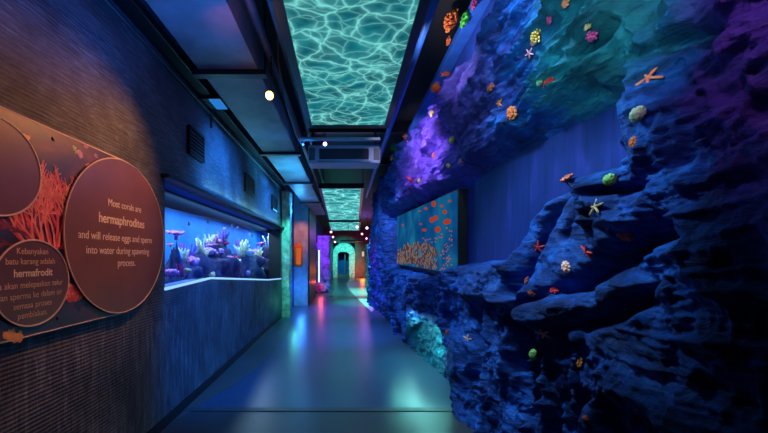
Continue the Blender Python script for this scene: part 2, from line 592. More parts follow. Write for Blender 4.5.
# curved pool of light at the bend, drawn as a pale slab
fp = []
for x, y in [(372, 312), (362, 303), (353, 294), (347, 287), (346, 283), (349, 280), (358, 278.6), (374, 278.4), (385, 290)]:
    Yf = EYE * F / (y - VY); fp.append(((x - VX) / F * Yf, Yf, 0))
mb = MB(); mb.prism(fp, (0, 0, .004)); struct(mb.build('floor_light_patch', M['floor_pale']))

struct(MB().box(-2.9, 3.2, -.6, 28, CEIL, CEIL + .1).build('ceiling', M['black']))
struct(MB().box(WALL_X, WALL_X + .12, -.6, 13.0, 0, CEIL).build('wall_right', M['flat_right']))
struct(MB().box(1.14, WALL_X, -.6, 13.0, 3.26, CEIL).build('trim_2', M['blue_paint']))
struct(MB().box(2.7, 2.8, 13.0, 28, 0, CEIL).build('wall_right_far', M['blue_paint']))
struct(MB().box(WALL_X, 2.8, 12.9, 13.0, 0, CEIL).build('wall_right_return', M['blue_paint']))
struct(MB().box(-2.9, 3.2, -.7, -.6, 0, CEIL).build('wall_back', M['black']))

# left wall with the tank opening (sill sinks gently away from the viewer)
SILL = [(3.10, 1.225), (4.15, 1.262), (7.3, 1.045), (8.75, .985)]
T0, T1, TTOP = 3.10, 8.75, 2.21
mb = MB()
def lw(pts):
    mb.prism([(LW, y, z) for y, z in pts], (-.10, 0, 0))
lw([(-.6, 0), (T0, 0), (T0, CEIL), (-.6, CEIL)])
lw([(T0, TTOP), (T1, TTOP), (T1, CEIL), (T0, CEIL)])
lw([(T0, 0), (T1, 0), (T1, SILL[3][1]), (SILL[2][0], SILL[2][1]), (SILL[1][0], SILL[1][1]), (T0, SILL[0][1])])
lw([(T1, 0), (9.3, 0), (9.3, CEIL), (T1, CEIL)])
struct(mb.build('wall_left', M['left_wall']))
struct(MB().box(LW - .10, LW, 9.3, 28, 0, CEIL).build('wall_left_far', M['blue_paint']))
struct(MB().box(LW, LW + .012, -.6, 8.7, 0, .09).build('baseboard_left', M['black_metal']))

# ----------------------------------------------------------------------------- aquarium in the left wall
aq = empty('aquarium', (LW - .3, 5.9, 1.0))
tag(aq, 'long lit blue aquarium set into the left wall', 'aquarium')
def child(o):
    o.matrix_parent_inverse = o.parent.matrix_basis.inverted() if o.parent else Matrix()
    return o
GX = -1.90
T1b = 12.2
child(MB().box(-2.95, -2.90, 3.0, T1b, .8, 2.4).build('back_panel', M['tank_back'], aq))
child(MB().box(-2.90, GX, 3.0, T1b, .80, .95).build('gravel_bed', M['gravel'], aq))
child(MB().box(-2.90, GX - .02, 3.0, 3.06, .95, 2.4).build('side_panel', M['tank_back'], aq))
child(MB().box(-2.90, GX - .02, T1b - .06, T1b, .95, 2.4).build('side_panel', M['tank_back'], aq))
child(MB().box(GX - .012, GX, 3.0, T1, .95, 2.10).build('glass_pane', M['glass'], aq))
mb = MB(); mb.prism([(GX, 3.0, 2.02), (GX, T1, 2.12), (GX, T1, 2.36), (GX, 3.0, 2.36)], (.03, 0, 0))
child(mb.build('fascia', M['black_metal'], aq))
child(MB().box(GX, LW - .10, 3.0, T1, 2.215, 2.26).build('soffit', M['blue_rail'], aq))
child(MB().box(GX, LW - .001, T1 - .04, T1, .95, 2.21).build('jamb', M['black_metal'], aq))
child(MB().box(GX, LW - .001, T0 - .04, T0 + .01, 1.0, 2.21).build('jamb', M['black_metal'], aq))
mb = MB()      # sill between wall face and glass
sl = [(LW + .01, y, z) for y, z in SILL]; sg = [(GX, y, z - .02) for y, z in SILL]
for k in range(3):
    mb.poly([sl[k], sl[k + 1], sg[k + 1], sg[k]])
child(mb.build('sill', M['blue_rail'], aq))
mb = MB()
for k in range(3):
    a, b = sl[k], sl[k + 1]
    mb.prism([(a[0] + .004, a[1], a[2] - .012), (b[0] + .004, b[1], b[2] - .012), (b[0] + .004, b[1], b[2] + .012), (a[0] + .004, a[1], a[2] + .012)], (-.02, 0, 0))
child(mb.build('sill_light', emit('sill light', (.25, .55, 1), 1.3), aq))
# projecting hood with a light strip on its upper side
mb = MB(); mb.prism([(LW, T0 - .06, 2.20), (LW + .07, T0 - .06, 2.20), (LW + .07, T1 + .1, 2.245), (LW, T1 + .1, 2.245)], (0, 0, .035))
child(mb.build('hood', M['black_metal'], aq))

def area(name, loc, size, color, power, aim, spread=None):
    l = bpy.data.lights.new(name, 'AREA'); l.shape = 'RECTANGLE'; l.size, l.size_y = size
    l.color = color; l.energy = power
    if spread: l.spread = spread
    o = link(bpy.data.objects.new(name, l)); o.location = loc
    o.rotation_euler = (Vector(aim) - Vector(loc)).to_track_quat('-Z', 'Y').to_euler()
    return o


def spot(name, loc, aim, color, power, angle, blend=.6, radius=.04):
    l = bpy.data.lights.new(name, 'SPOT'); l.color = color; l.energy = power
    l.spot_size = math.radians(angle); l.spot_blend = blend; l.shadow_soft_size = radius
    o = link(bpy.data.objects.new(name, l)); o.location = loc
    o.rotation_euler = (Vector(aim) - Vector(loc)).to_track_quat('-Z', 'Y').to_euler()
    return o


def point(name, loc, color, power, radius=.05):
    l = bpy.data.lights.new(name, 'POINT'); l.color = color; l.energy = power; l.shadow_soft_size = radius
    o = link(bpy.data.objects.new(name, l)); o.location = loc
    return o


area('tank_lamp', (-2.35, 7.5, 2.34), (8.6, .5), (.45, .75, 1), 130, (-2.45, 7.5, 0)).rotation_euler = (0, 0, PI / 2)
# hood uplight
h = area('hood_uplight', (LW + .05, 6.2, 2.30), (4.4, .03), (.25, .85, 1), 7, (LW + .05, 6.2, 4)); h.rotation_euler = (PI, 0, PI / 2)
# recess light under the hood
h = area('recess_light', (LW - .2, 5.9, 2.20), (5.2, .05), (.1, .35, 1), 5, (LW - .2, 5.9, 0)); h.rotation_euler = (0, 0, PI / 2)

# things in the tank ------------------------------------------------------------
def coral_fingers(n, r, h, spread, tip=True, n_side=6):
    mb = MB()
    for k in range(n):
        a = random.uniform(0, 2 * PI); q = spread * math.sqrt(random.random())
        b = Vector((math.cos(a) * q * r * .35, math.sin(a) * q * r * .35, 0))
        e = Vector((math.cos(a) * q * r, math.sin(a) * q * r, h * random.uniform(.65, 1)))
        m = (b + e) / 2 + Vector((random.uniform(-.1, .1) * r, random.uniform(-.1, .1) * r, h * .08))
        w0 = r * random.uniform(.09, .13)
        mb.tube([b, m, e, e + (e - m).normalized() * w0 * .6], [w0, w0 * .85, w0 * .8, w0 * .3], n_side)
    return mb


def lobes(n, r, flat=.6):
    mb = MB(); mb.ball((0, 0, r * .2), r * .6, 2, (1, 1, .6), .08)
    for k in range(n):
        a = k * 2.399963; q = r * math.sqrt((k + .5) / n) * .85
        mb.ball((math.cos(a) * q, math.sin(a) * q, r * flat * (1 - (q / r) ** 2 * .7)), r * .24 * random.uniform(.8, 1.2), 2, (1, 1, 1.1), .08)
    return mb


def table_coral(r):
    mb = MB(); mb.tube([(0, 0, 0), (0, 0, r * .5), (0, 0, r * .75)], [r * .18, r * .2, r * .6], 10)
    for k in range(26):
        a = k * 2.4; q = r * math.sqrt((k + .5) / 26)
        mb.ball((math.cos(a) * q, math.sin(a) * q, r * .8 + random.uniform(0, .15) * r), r * .19, 1, (1, 1, .8), .15)
    return mb


def rockmound(r, h):
    mb = MB(); mb.ball((0, 0, h * .3), r, 4)
    for v in mb.bm.verts:
        q = v.co.copy()
        from mathutils import noise
        n = noise.fractal(q * (2.4 / r), .9, 2.1, 5)
        v.co.x *= 1 + .30 * n; v.co.y *= 1 + .30 * n
        v.co.z = max(0, h * .3 + (v.co.z - h * .3) * (h / r) * .7 * (1 + .35 * n))
    return mb


def tank_pt(px, py, X):
    return at_x(px, py, X)


def spire(r, h):
    mb = rockmound(r, r)
    from mathutils import noise
    zm = max(v.co.z for v in mb.bm.verts)
    for v in mb.bm.verts:
        v.co.z *= h / zm
        k = 1.25 - .45 * v.co.z / h + .5 * noise.noise(Vector((v.co.x, v.co.y, v.co.z * 3)) * 3)
        v.co.x *= k; v.co.y *= k
    return mb


TANK_ROCKS = [  # px left-centre, radius, height, X, words
    (178, .30, .42, -2.45, 'low dark reef rock at the near end of the aquarium'),
    (202, .42, .52, -2.45, 'broad dark reef rock left of the aquarium middle'),
    (217, .34, .62, -2.40, 'tall dark reef rock just left of the pale coral in the tank'),
    (240, .55, .55, -2.50, 'dark reef rock under the pale coral in the aquarium'),
    (254, .50, .45, -2.40, 'small dark reef rock right of the pale coral in the tank'),
    (264, .60, .72, -2.45, 'dark reef rock in the far end of the aquarium')]
from mathutils.bvhtree import BVHTree
TBV = []
for px, r, h, X, lab in TANK_ROCKS:
    Yt = X * F / (px - VX)
    o = rockmound(r, h * 1.25).build('reef_rock', M['reef_rock'], None, True)
    o.location = (X, Yt, .95)
    tag(o, lab, 'rock', 'reef rocks in the aquarium')
    TBV.append((BVHTree.FromPolygons([v.co + Vector((X, Yt, .95)) for v in o.data.vertices], [p.vertices[:] for p in o.data.polygons]), X, Yt, r))


def tank_ground(x, y):
    z = .95
    for bv, *_ in TBV:
        h = bv.ray_cast(Vector((x, y, 3)), Vector((0, 0, -1)))
        if h[0] is not None: z = max(z, h[0].z)
    return z

TANK_CORALS = [  # px, py(base), size in px, X, kind, colour, label
    (176, 240, 15, -2.20, 'table', 'rose', 'round pink coral clump high at the near end of the aquarium'),
    (171, 247, 6, -2.15, 'table', 'pink', 'small flat pink coral against the near edge of the tank'),
    (172, 275, 13, -2.10, 'lobes', 'rose', 'large rosy coral low at the near left corner of the aquarium'),
    (181, 277, 12, -2.15, 'fingers', 'magenta', 'magenta branching coral on the gravel near the tank left end'),
    (187, 272, 8, -2.10, 'lobes', 'pale yellow', 'whitish coral beside the magenta coral in the tank'),
    (195, 264, 8, -2.25, 'fingers', 'lilac', 'lilac branching coral on the low rock left of the tank middle'),
    (206, 262, 6, -2.30, 'fingers', 'pale yellow', 'small pale yellow branching coral left of the tank middle'),
    (212, 250, 10, -2.30, 'table', 'rose', 'pink coral on top of the tall reef rock'),
    (216, 242, 7, -2.35, 'fingers', 'lilac', 'upright lilac coral above the tall reef rock'),
    (221, 256, 6, -2.25, 'lobes', 'deep violet', 'deep violet coral right of the tall reef rock'),
    (224, 275, 6, -2.15, 'fingers', 'lilac', 'lilac coral on the gravel below the tall reef rock'),
    (213, 279, 6, -2.10, 'fingers', 'pale yellow', 'pale branching coral on the gravel in front of the tall reef rock'),
    (230, 272, 6, -2.15, 'lobes', 'rose', 'small rose coral low in the tank middle'),
    (242, 256, 14, -2.25, 'fingers', 'pale yellow', 'big pale yellow branching coral right of the aquarium middle'),
    (237, 262, 8, -2.20, 'lobes', 'pale green', 'pale green coral at the foot of the big pale coral'),
    (250, 262, 7, -2.20, 'fingers', 'silver blue', 'light blue branching coral right of the big pale coral'),
    (256, 254, 8, -2.35, 'fingers', 'lilac', 'lilac coral high on the rock at the far end of the tank'),
    (262, 247, 8, -2.35, 'table', 'rose', 'pink coral high at the far end of the aquarium'),
    (260, 274, 7, -2.15, 'lobes', 'pale yellow', 'pale coral low at the far right end of the tank'),
    (265, 270, 6, -2.20, 'fingers', 'rose', 'rose branching coral against the far right end of the tank'),
    (249, 276, 5, -2.10, 'fingers', 'lilac', 'small lilac coral on the gravel right of the big pale coral')]
for px, py, sz, X, kind, colr, lab in TANK_CORALS:
    p = tank_pt(px, py, X); r = sz * p.y / F * .5
    # foreshortened wall: give the clump real roundness
    r *= 1.15
    if kind == 'fingers': mb = coral_fingers(22, r, r * 2.0, 1.0)
    elif kind == 'lobes': mb = lobes(16, r)
    else: mb = table_coral(r)
    o = mb.build('tank_coral', CM[colr], None, True)
    o.location = p; o.rotation_euler = (random.uniform(-.3, .3), random.uniform(-.2, .3), random.uniform(0, 6))
    tag(o, lab, 'coral', 'corals in the aquarium')
    g = tank_ground(p.x, p.y)
    if p.z - g < .10: o.location.z = g - r * .05
    else:                                            # a dark rock spire carries the clump
        h = p.z - g + .03
        o2 = spire(r * .55, h).build('reef_spire', M['reef_rock'], None, True); o2.location = (p.x, p.y, g - .03)
        tag(o2, 'dark rock spire carrying the ' + lab.split(' in the')[0].split(' at the')[0].split(' on ')[0].split(' high')[0].split(' against')[0].split(' above')[0].split(' right of')[0].split(' left of')[0].split(' beside')[0], 'rock', 'rock spires in the aquarium')
EXTRA = [('silver blue', 'light blue'), ('rose', 'rosy'), ('pale yellow', 'whitish'), ('lilac', 'lilac'), ('deep violet', 'deep violet'), ('magenta', 'magenta')]
RNAME = ['the nearest reef rock', 'the broad reef rock', 'the tall middle reef rock', 'the rock under the pale coral', 'the small right reef rock', 'the farthest reef rock']
for i, (bv, X, Yt, rr) in enumerate(TBV):
    for k, (colr, wd) in enumerate(EXTRA):
        a = random.uniform(-1.9, 1.9); q = rr * random.uniform(.25, .95)
        x, y = X + math.cos(a) * q * .8, Yt + math.sin(a) * q
        r = random.uniform(.05, .10) * (1 + .09 * Yt)
        mb = coral_fingers(14, r, r * 2.2, 1.0) if k % 2 == 0 else lobes(12, r)
        o = mb.build('tank_coral', CM[colr], None, True); o.location = (x, y, tank_ground(x, y) - r * .05)
        tag(o, 'small %s coral growing on %s in the aquarium' % (wd, RNAME[i]), 'coral', 'corals in the aquarium')


def fish_mesh(L, mat_body, mat_fin, name, label, group, loc, rot, cat='fish'):
    root = empty(name, loc, rot)
    mb = MB(); mb.ball((0, 0, 0), L * .36, 3, (1, .22, .5))
    for v in mb.bm.verts:
        if v.co.x < 0: v.co.z *= 1 + v.co.x / (L * .5)
    mb.build('body', mat_body, root, True)
    mb = MB(); mb.prism([(-L * .28, -.0015, 0), (-L * .52, -.0015, L * .2), (-L * .45, -.0015, 0), (-L * .52, -.0015, -L * .2)], (0, .003, 0))
    mb.build('tail_fin', mat_fin, root)
    mb = MB(); mb.prism([(L * .12, -.0015, L * .14), (-L * .12, -.0015, L * .27), (-L * .2, -.0015, L * .1)], (0, .003, 0))
    mb.build('dorsal_fin', mat_fin, root)
    tag(root, label, cat, group)
    return root


FISH = [(189, 224, .10, 'black', 'dark fish near the water surface left of the tank middle'),
        (208, 222, .09, 'black', 'dark fish high in the water above the tall reef rock'),
        (232, 219 + 7, .13, 'silver blue', 'light blue fish near the surface in the tank middle'),
        (199, 236, .07, 'silver blue', 'small light blue fish left of the tall reef rock'),
        (226, 240, .08, 'yellow', 'small yellow fish between the tall rock and the pale coral'),
        (252, 236, .12, 'black', 'dark fish above the rocks right of the pale coral'),
        (184, 254, .07, 'yellow', 'small yellow fish under the round pink coral clump'),
        (247, 244, .10, 'silver blue', 'light blue fish just above the big pale coral')]
for px, py, L, colr, lab in FISH:
    fish_mesh(L * 1.3, CM[colr], CM[colr], 'aquarium_fish', lab, 'fish in the aquarium', tank_pt(px, py, -2.08), (0, random.uniform(-.2, .2), PI / 2 + random.uniform(-.4, .4)))

# ----------------------------------------------------------------------------- information board
BX = -1.56
def bp(px, py):
    return at_x(px, py, BX)
board = empty('information_board', (BX, 2.0, 1.1))
tag(board, 'long printed coral information board with three round text discs on left wall', 'information board')
BZ0, BZ1 = 1.115, 2.185
rc, yc, zc = (BZ1 - BZ0) / 2 - .0, 2.455, (BZ0 + BZ1) / 2
prof = [(BX, -.3, BZ0)] + [(BX, yc + rc * math.sin(a), zc - rc * math.cos(a)) for a in [PI * k / 28 for k in range(29)]] + [(BX, -.3, BZ1)]
mb = MB(); mb.prism(prof, (-.02, 0, 0)); child(mb.build('panel', M['board'], board))
mb = MB(); mb.tube([(BX - .004, p[1], p[2]) for p in prof], .006, 6); child(mb.build('edge_strip', M['rim'], board))
for z in (BZ0 + .03, BZ1 - .07): child(MB().box(LW, BX - .02, -.3, 2.45, z, z + .04).build('mounting_rail', M['black_metal'], board))
for px, py in [(57.5, 318), (53, 139)]:
    p = bp(px, py); child(MB().ball((BX + .001, p.y, p.z), .012, 2, (.5, 1, 1)).build('fixing_screw', M['black_metal'], board))


def disc(yc, zc, r, mat, x=BX, lift=.012):
    n = 72
    mb = MB(); mb.prism([(x, yc + r * math.cos(2 * PI * k / n), zc + r * math.sin(2 * PI * k / n)) for k in range(n)], (lift, 0, 0))
    o = child(mb.build('text_disc', mat, board))
    mb = MB(); mb.tube([(x + lift, yc + r * math.cos(2 * PI * k / n), zc + r * math.sin(2 * PI * k / n)) for k in range(n + 1)], .0045, 6, False)
    rr = mb.build('rim', M['rim'], o); rr.matrix_parent_inverse = o.matrix_basis.inverted()
    rr.matrix_parent_inverse = (board.matrix_basis @ o.matrix_parent_inverse @ o.matrix_basis).inverted()
    return o


def lettering(body, size, yc, zc, x, par, mat, bold=0.0, name='lettering'):
    cu = bpy.data.curves.new('t', 'FONT'); cu.body = body; cu.size = size; cu.align_x = 'CENTER'; cu.align_y = 'CENTER'
    cu.extrude = .0006; cu.offset = bold
    to = link(bpy.data.objects.new('t', cu))
    bpy.context.view_layer.update()
    me = bpy.data.meshes.new_from_object(to.evaluated_get(bpy.context.evaluated_depsgraph_get()))
    bpy.data.objects.remove(to); bpy.data.curves.remove(cu)
    me.materials.clear(); me.materials.append(mat)
    mw = Matrix.Translation((x, yc, zc)) @ Matrix(((0, 0, 1, 0), (1, 0, 0, 0), (0, 1, 0, 0), (0, 0, 0, 1))) @ Matrix.Diagonal((.86, 1, 1, 1))
    me.transform(mw)
    o = link(bpy.data.objects.new(name, me), par)
    o.matrix_parent_inverse = (board.matrix_basis @ par.matrix_parent_inverse @ par.matrix_basis).inverted()
    return o


big = disc(yc, zc, rc - .006, M['disc'])
tx = BX + .0135
def text_row(d, body, px, py, hpx, mat, bold=0.0):
    p = bp(px, py); return lettering(body, hpx * p.y / F * 1.35, p.y, p.z, tx, d, mat, bold)
text_row(big, 'Most corals are', 124, 206.5, 7.2, M['white_text'])
text_row(big, 'hermaphrodites', 122, 221.5, 9.6, M['white_text'], .0009)
text_row(big, 'and will release eggs and sperm', 119, 238.0, 7.6, M['white_text'])
text_row(big, 'into water during spawning', 120, 251, 7.6, M['white_text'])
text_row(big, 'process.', 125, 263, 7.4, M['white_text'])
small = disc(1.79 * .975, 1.5 - .127 * .975, .218 * .975, M['disc_violet'])
M['dim_text'] = plain('tan lettering', (.66, .44, .30), .6, 0, .05, 10, 0)
for body, px, py, s, mt, bd in [('Kebanyakan', 30.5, 251.5, 6.4, 'dim_text', 0), ('batu karang adalah', 29.5, 261.5, 6.4, 'dim_text', 0),
                                ('hermafrodit', 31.5, 273, 7.8, 'white_text', .0007), ('ia akan melepaskan telur', 30.5, 284.5, 6.4, 'dim_text', 0),
                                ('dan sperma ke dalam air', 30, 295, 6.4, 'dim_text', 0), ('semasa proses', 31, 304.5, 6.4, 'dim_text', 0),
                                ('pembiakan.', 30.5, 314, 6.4, 'dim_text', 0)]:
    text_row(small, body, px, py, s, M[mt], bd)
disc(1.60 * .975, 1.5 + .42 * .975, .225 * .975, M['disc_violet'])

# printed pictures on the board
def strip_tree(mb, y, z, ang, length, width, depth, lift):
    if depth == 0 or length < .012: return
    yy, zz = y, z
    a = ang
    for k in range(3):
        ny = yy + math.cos(a) * length / 3; nz = zz + math.sin(a) * length / 3
        w0 = width * (1 - .12 * k); w1 = width * (1 - .12 * (k + 1))
        px_, pz_ = -math.sin(a), math.cos(a)
        lift[0] += .0000025
        mb.poly([(BX + lift[0], yy + px_ * w0, zz + pz_ * w0), (BX + lift[0], yy - px_ * w0, zz - pz_ * w0),
                 (BX + lift[0], ny - px_ * w1, nz - pz_ * w1), (BX + lift[0], ny + px_ * w1, nz + pz_ * w1)])
        yy, zz = ny, nz
        a += random.uniform(-.18, .18)
        if depth > 1 and k > 0:
            strip_tree(mb, yy, zz, a + random.choice((-1, 1)) * random.uniform(.3, .8), length * .62, width * .72, depth - 1, lift)
    strip_tree(mb, yy, zz, a + random.uniform(-.3, .3), length * .7, width * .75, depth - 1, lift)


def blob_print(mb, px, py, rpx, n, lift, jag=.35):
    c = bp(px, py); r = rpx * c.y / F
    pts = []
    for k in range(n):
        a = 2 * PI * k / n; q = r * (1 + random.uniform(-jag, jag))
        pts.append((BX + lift, c.y + q * math.cos(a), c.z + q * math.sin(a)))
    mb.poly(pts)


def coral_print(mat, spots, lift0, name='coral_picture'):
    mb = MB(); lift = [lift0]
    for px, py, L, wd, d, ang in spots:
        c = bp(px, py); strip_tree(mb, c.y, c.z, ang, L, wd, d, lift)
    child(mb.build(name, mat, board))


pr_red = plain('printed red', (.70, .05, .05), .45, 0, .4, 14, 0)
pr_pink = plain('printed salmon', (.95, .20, .14), .45, 0, .35, 20, 0)
pr_dark = plain('printed dark maroon', (.16, .015, .03), .45, 0, .5, 16, 0)
pr_orange = plain('printed orange', (.85, .33, .08), .45, 0, .4, 20, 0)
pr_mauve = plain('printed mauve', (.42, .16, .36), .45, 0, .4, 25, 0)
pr_green = plain('printed green', (.28, .42, .14), .45, 0, .3, 25, 0)
pr_navy = plain('printed navy reef', (.02, .018, .06), .45, 0, .6, 18, 0)
mb = MB()
for px, py, r in [(10, 226, 14), (30, 232, 16), (50, 238, 18), (68, 262, 14), (72, 282, 13), (80, 300, 10), (10, 238, 14), (68, 244, 14)]:
    blob_print(mb, px, py, r, 22, .0006 + .00002 * len(mb.bm.faces))
child(mb.build('reef_picture', pr_navy, board))
coral_print(pr_dark, [(52, 250, .16, .014, 4, PI / 2 + a) for a in (-.9, -.5, -.1, .3, .7, 1.1)], .0010)
coral_print(pr_red, [(54 + dx, 249, .17, .012, 4, PI / 2 + a) for dx, a in ((-24, .8), (-18, .3), (-14, .9), (-8, .55), (-3, .2), (2, -.05), (7, -.35), (11, -.7))], .0016)
coral_print(pr_pink, [(54 + dx, 247, .18, .0065, 4, PI / 2 + a) for dx, a in ((-26, .7), (-20, .2), (-16, -.2), (-14, .8), (-11, .1), (-9, .6), (-4, .35), (0, .1), (4, -.1), (8, -.3), (10, -.6))], .0024)
mb = MB()
for k in range(14):
    blob_print(mb, 73 + random.uniform(-9, 9), 293 + random.uniform(-6, 6), random.uniform(2.5, 4.5), 12, .0012 + k * .00003)
child(mb.build('coral_picture', pr_red, board))
mb = MB()
for k in range(16):
    blob_print(mb, 72 + random.uniform(-9, 9), 291 + random.uniform(-6, 6), random.uniform(1, 2.2), 10, .0020 + k * .00003)
child(mb.build('coral_picture', pr_pink, board))
for k, (px, py, r) in enumerate([(66, 191, 5), (70, 194, 5), (62, 194, 3.5), (73, 189, 3), (26, 138, 4), (10, 334, 6), (18, 337, 6)]):
    mb = MB(); blob_print(mb, px, py, r, 14, .0014 + k * .00003); child(mb.build('fish_picture', pr_orange, board))
mb = MB()
for k, (px, py, r) in enumerate([(80, 154, 4), (88, 166, 3), (96, 156, 2.5), (55, 172, 2.4), (86, 146, 3), (70, 252, 4), (74, 262, 3), (66, 236, 3), (78, 275, 3)]):
    blob_print(mb, px, py, r, 12, .0012 + k * .00003)
child(mb.build('bubble_picture', pr_mauve, board))
mb = MB()
for k, (px, py, r) in enumerate([(74, 148, 2.6), (76, 152, 2.2)]):
    blob_print(mb, px, py, r, 12, .0020 + k * .00003)
child(mb.build('sponge_picture', pr_green, board))

# ----------------------------------------------------------------------------- wall vents
for k, (y0, y1, z0, z1, lab) in enumerate([(3.54, 3.92, 2.56, 2.85, 'dark louvred vent high on the left wall, nearest of three'),
                                           (5.55, 6.1, 2.56, 2.86, 'dark louvred vent high above the middle of the aquarium'),
                                           (7.6, 8.2, 2.56, 2.88, 'dark louvred vent high on the left wall, farthest of three')]):
    v = empty('wall_vent', (LW, (y0 + y1) / 2, z0)); tag(v, lab, 'vent', 'louvred vents on the left wall')
    yc_ = (y1 - y0) / 2; hh = z1 - z0
    mb = MB()
    for a, b, c, d in [(-yc_, yc_, 0, .025), (-yc_, yc_, hh - .025, hh), (-yc_, -yc_ + .025, 0, hh), (yc_ - .025, yc_, 0, hh)]:
        mb.box(.0, .03, a, b, c, d)
    mb.build('frame', M['black_metal'], v)
    MB().box(.0, .006, -yc_, yc_, 0, hh).build('backing', M['black'], v)
    for i in range(6):
        z = .035 + i * (hh - .06) / 6
        mb = MB(); mb.prism([(.008, -yc_ + .025, z + .03), (.03, -yc_ + .025, z), (.034, -yc_ + .025, z + .004), (.012, -yc_ + .025, z + .034)], (0, 2 * yc_ - .05, 0))
        mb.build('slat', M['dark_grey'], v)

# ----------------------------------------------------------------------------- ceiling screens
def ceiling_screen(nl, nr, fl, fr, y0, y1, z, label):
    s = empty('ceiling_screen', (0, y0, z)); tag(s, label, 'screen', 'water screens on the ceiling')
    def q(x, y, dz=0): return (x, y - y0, dz)
    mb = MB(); mb.prism([q(nl, y0), q(nr, y0), q(fr, y1), q(fl, y1)], (0, 0, .02)); mb.build('display', M['caustic' if y0 < 5 else 'caustic_far'], s)
    e = .07
    mb = MB()
    for a, b in [((nl, y0), (fl, y1)), ((nr, y0), (fr, y1))]:
        sx = -e if a[0] < 0 else e
        mb.prism([q(a[0], a[1], -.02), q(a[0] + sx, a[1], -.02), q(b[0] + sx, b[1], -.02), q(b[0], b[1], -.02)], (0, 0, .12))
    mb.prism([q(fl - e, y1, -.02), q(fr + e, y1, -.02), q(fr + e, y1 + e, -.02), q(fl - e, y1 + e, -.02)], (0, 0, .12))
    mb.prism([q(nl - e, y0 - e, -.02), q(nr + e, y0 - e, -.02), q(nr + e, y0, -.02), q(nl - e, y0, -.02)], (0, 0, .12))
    mb.build('frame', M['black_metal'], s)
    for y in (y0 + .3, (y0 + y1) / 2, y1 - .3):
        for x in (min(nl, fl) + .15, max(nr, fr) - .15):
            MB().tube([(x, y - y0, .02), (x, y - y0, CEIL - z)], .012, 6).build('hanger', M['black_metal'], s)
    return s


ceiling_screen(-.40, .485, -.42, .50, 1.2, 4.47, 3.2, 'large near ceiling screen showing rippling turquoise water')
ceiling_screen(-.57, .39, -.70, .60, 8.5, 15.6, 3.2, 'smaller second ceiling screen of turquoise water beyond the air conditioner')
ceiling_screen(-.75, .66, -.85, .85, 16.4, 21.5, 3.2, 'farthest ceiling screen of turquoise water near the arch')

# ----------------------------------------------------------------------------- air conditioner
ac = empty('air_conditioner', (0, 4.9, 2.83)); tag(ac, 'grey air conditioner hung under the ceiling between the water screens', 'air conditioner')
MB().box(-.52, .50, 0, .34, 0, .26, .03).build('housing', M['grey_plastic'], ac)
MB().box(-.36, .33, -.014, .0, .05, .20, .006).build('intake_grille', M['black'], ac)
MB().box(-.50, -.42, -.012, .0, .04, .21, .005).build('side_vent', M['dark_grey'], ac)
MB().box(.40, .48, -.012, .0, .04, .21, .005).build('side_vent', M['dark_grey'], ac)
MB().box(-.38, .36, -.02, 0, .005, .03, .005).build('air_flap', M['steel'], ac)
for x in (-.46, .44):
    for y in (.08, .28): MB().tube([(x, y, .25), (x, y, CEIL - 2.79)], .008, 6).build('hanger', M['black_metal'], ac)
o = MB().box(-.62, .46, 4.56, 4.62, 3.04, 3.075, .006).build('cross_bar', M['steel']); tag(o, 'thin grey cross bar in front of the air conditioner', 'bar')

# ----------------------------------------------------------------------------- duct and pipes
dz = 3.1
du = empty('air_duct', (-1.0, 0, dz)); tag(du, 'long flat metal air duct under the ceiling along the left wall', 'duct')
mb = MB(); mb.box(-.24, .26, -.3, 3.0, 0, .3); mb.build('duct_section', M['steel'], du)
for a, b in [(3.0, 5.3), (5.3, 7.4), (7.4, 10.0), (10.0, 13.0)]:
    MB().box(-.24, .26, a + .01, b - .01, 0, .3, .01).build('duct_section', M['steel'], du)
for y in (3.0, 5.3, 7.4, 10.0):
    MB().box(-.30, .33, y - .04, y + .04, -.045, -.002, .004).build('hanger_bar', M['black_metal'], du)
for x in (-.285, .315):
    for y in (3.0, 5.3, 7.4, 10.0): MB().tube([(x, y, -.02), (x, y, CEIL - dz)], .008, 6).build('hanger_rod', M['black_metal'], du)


def pipe(name, pts, r, mat, label, cat, group=None):
    o = MB().tube(pts, r, 10).build(name, mat, None, True); tag(o, label, cat, group); return o


pipe('ceiling_pipe', [(-.66, -.2, 3.28), (-.66, 11, 3.28)], .035, M['dark_grey'], 'thicker dark ceiling pipe beside the air duct edge', 'pipe')
pipe('ceiling_pipe', [(-.55, -.2, 3.38), (-.55, 11, 3.38)], .022, M['steel'], 'thin grey ceiling pipe between the duct and the near water screen', 'pipe')
pipe('ceiling_pipe', [(.66, -.2, 3.42), (.66, 11, 3.42)], .04, M['blue_rail'], 'long blue tinted ceiling pipe right of the near water screen', 'pipe')
pipe('electric_cable', [(-.60, 3.1, 3.75), (-.60, 3.15, 3.26), (-.585, 3.5, 3.02), (-.57, 4.1, 2.93), (-.555, 4.6, 2.98), (-.55, 5.2, 3.36), (-.55, 5.25, 3.75)], .008, M['steel'], 'thin loose cable sagging below the ceiling near the warm spotlight', 'cable')
o = MB().box(1.02, 1.139, -.3, 12.5, 3.50, 3.58, .008).build('rail', M['blue_rail']); tag(o, 'long blue rail along the top of the right wall', 'rail')
o = MB().box(LW, LW + .14, -.3, 9.2, 3.27, 3.33, .006).build('cable_tray', M['black_metal']); tag(o, 'black cable tray along the top of the left wall', 'tray')
pipe('wall_conduit', [(LW + .02, -.2, 3.20), (LW + .02, 9, 3.20)], .014, M['dark_grey'], 'thin dark conduit running below the cable tray', 'pipe')
mb = MB()
for y in (1.0, 2.1, 6.2, 7.9, 11, 14, 17, 20, 23):
    pass
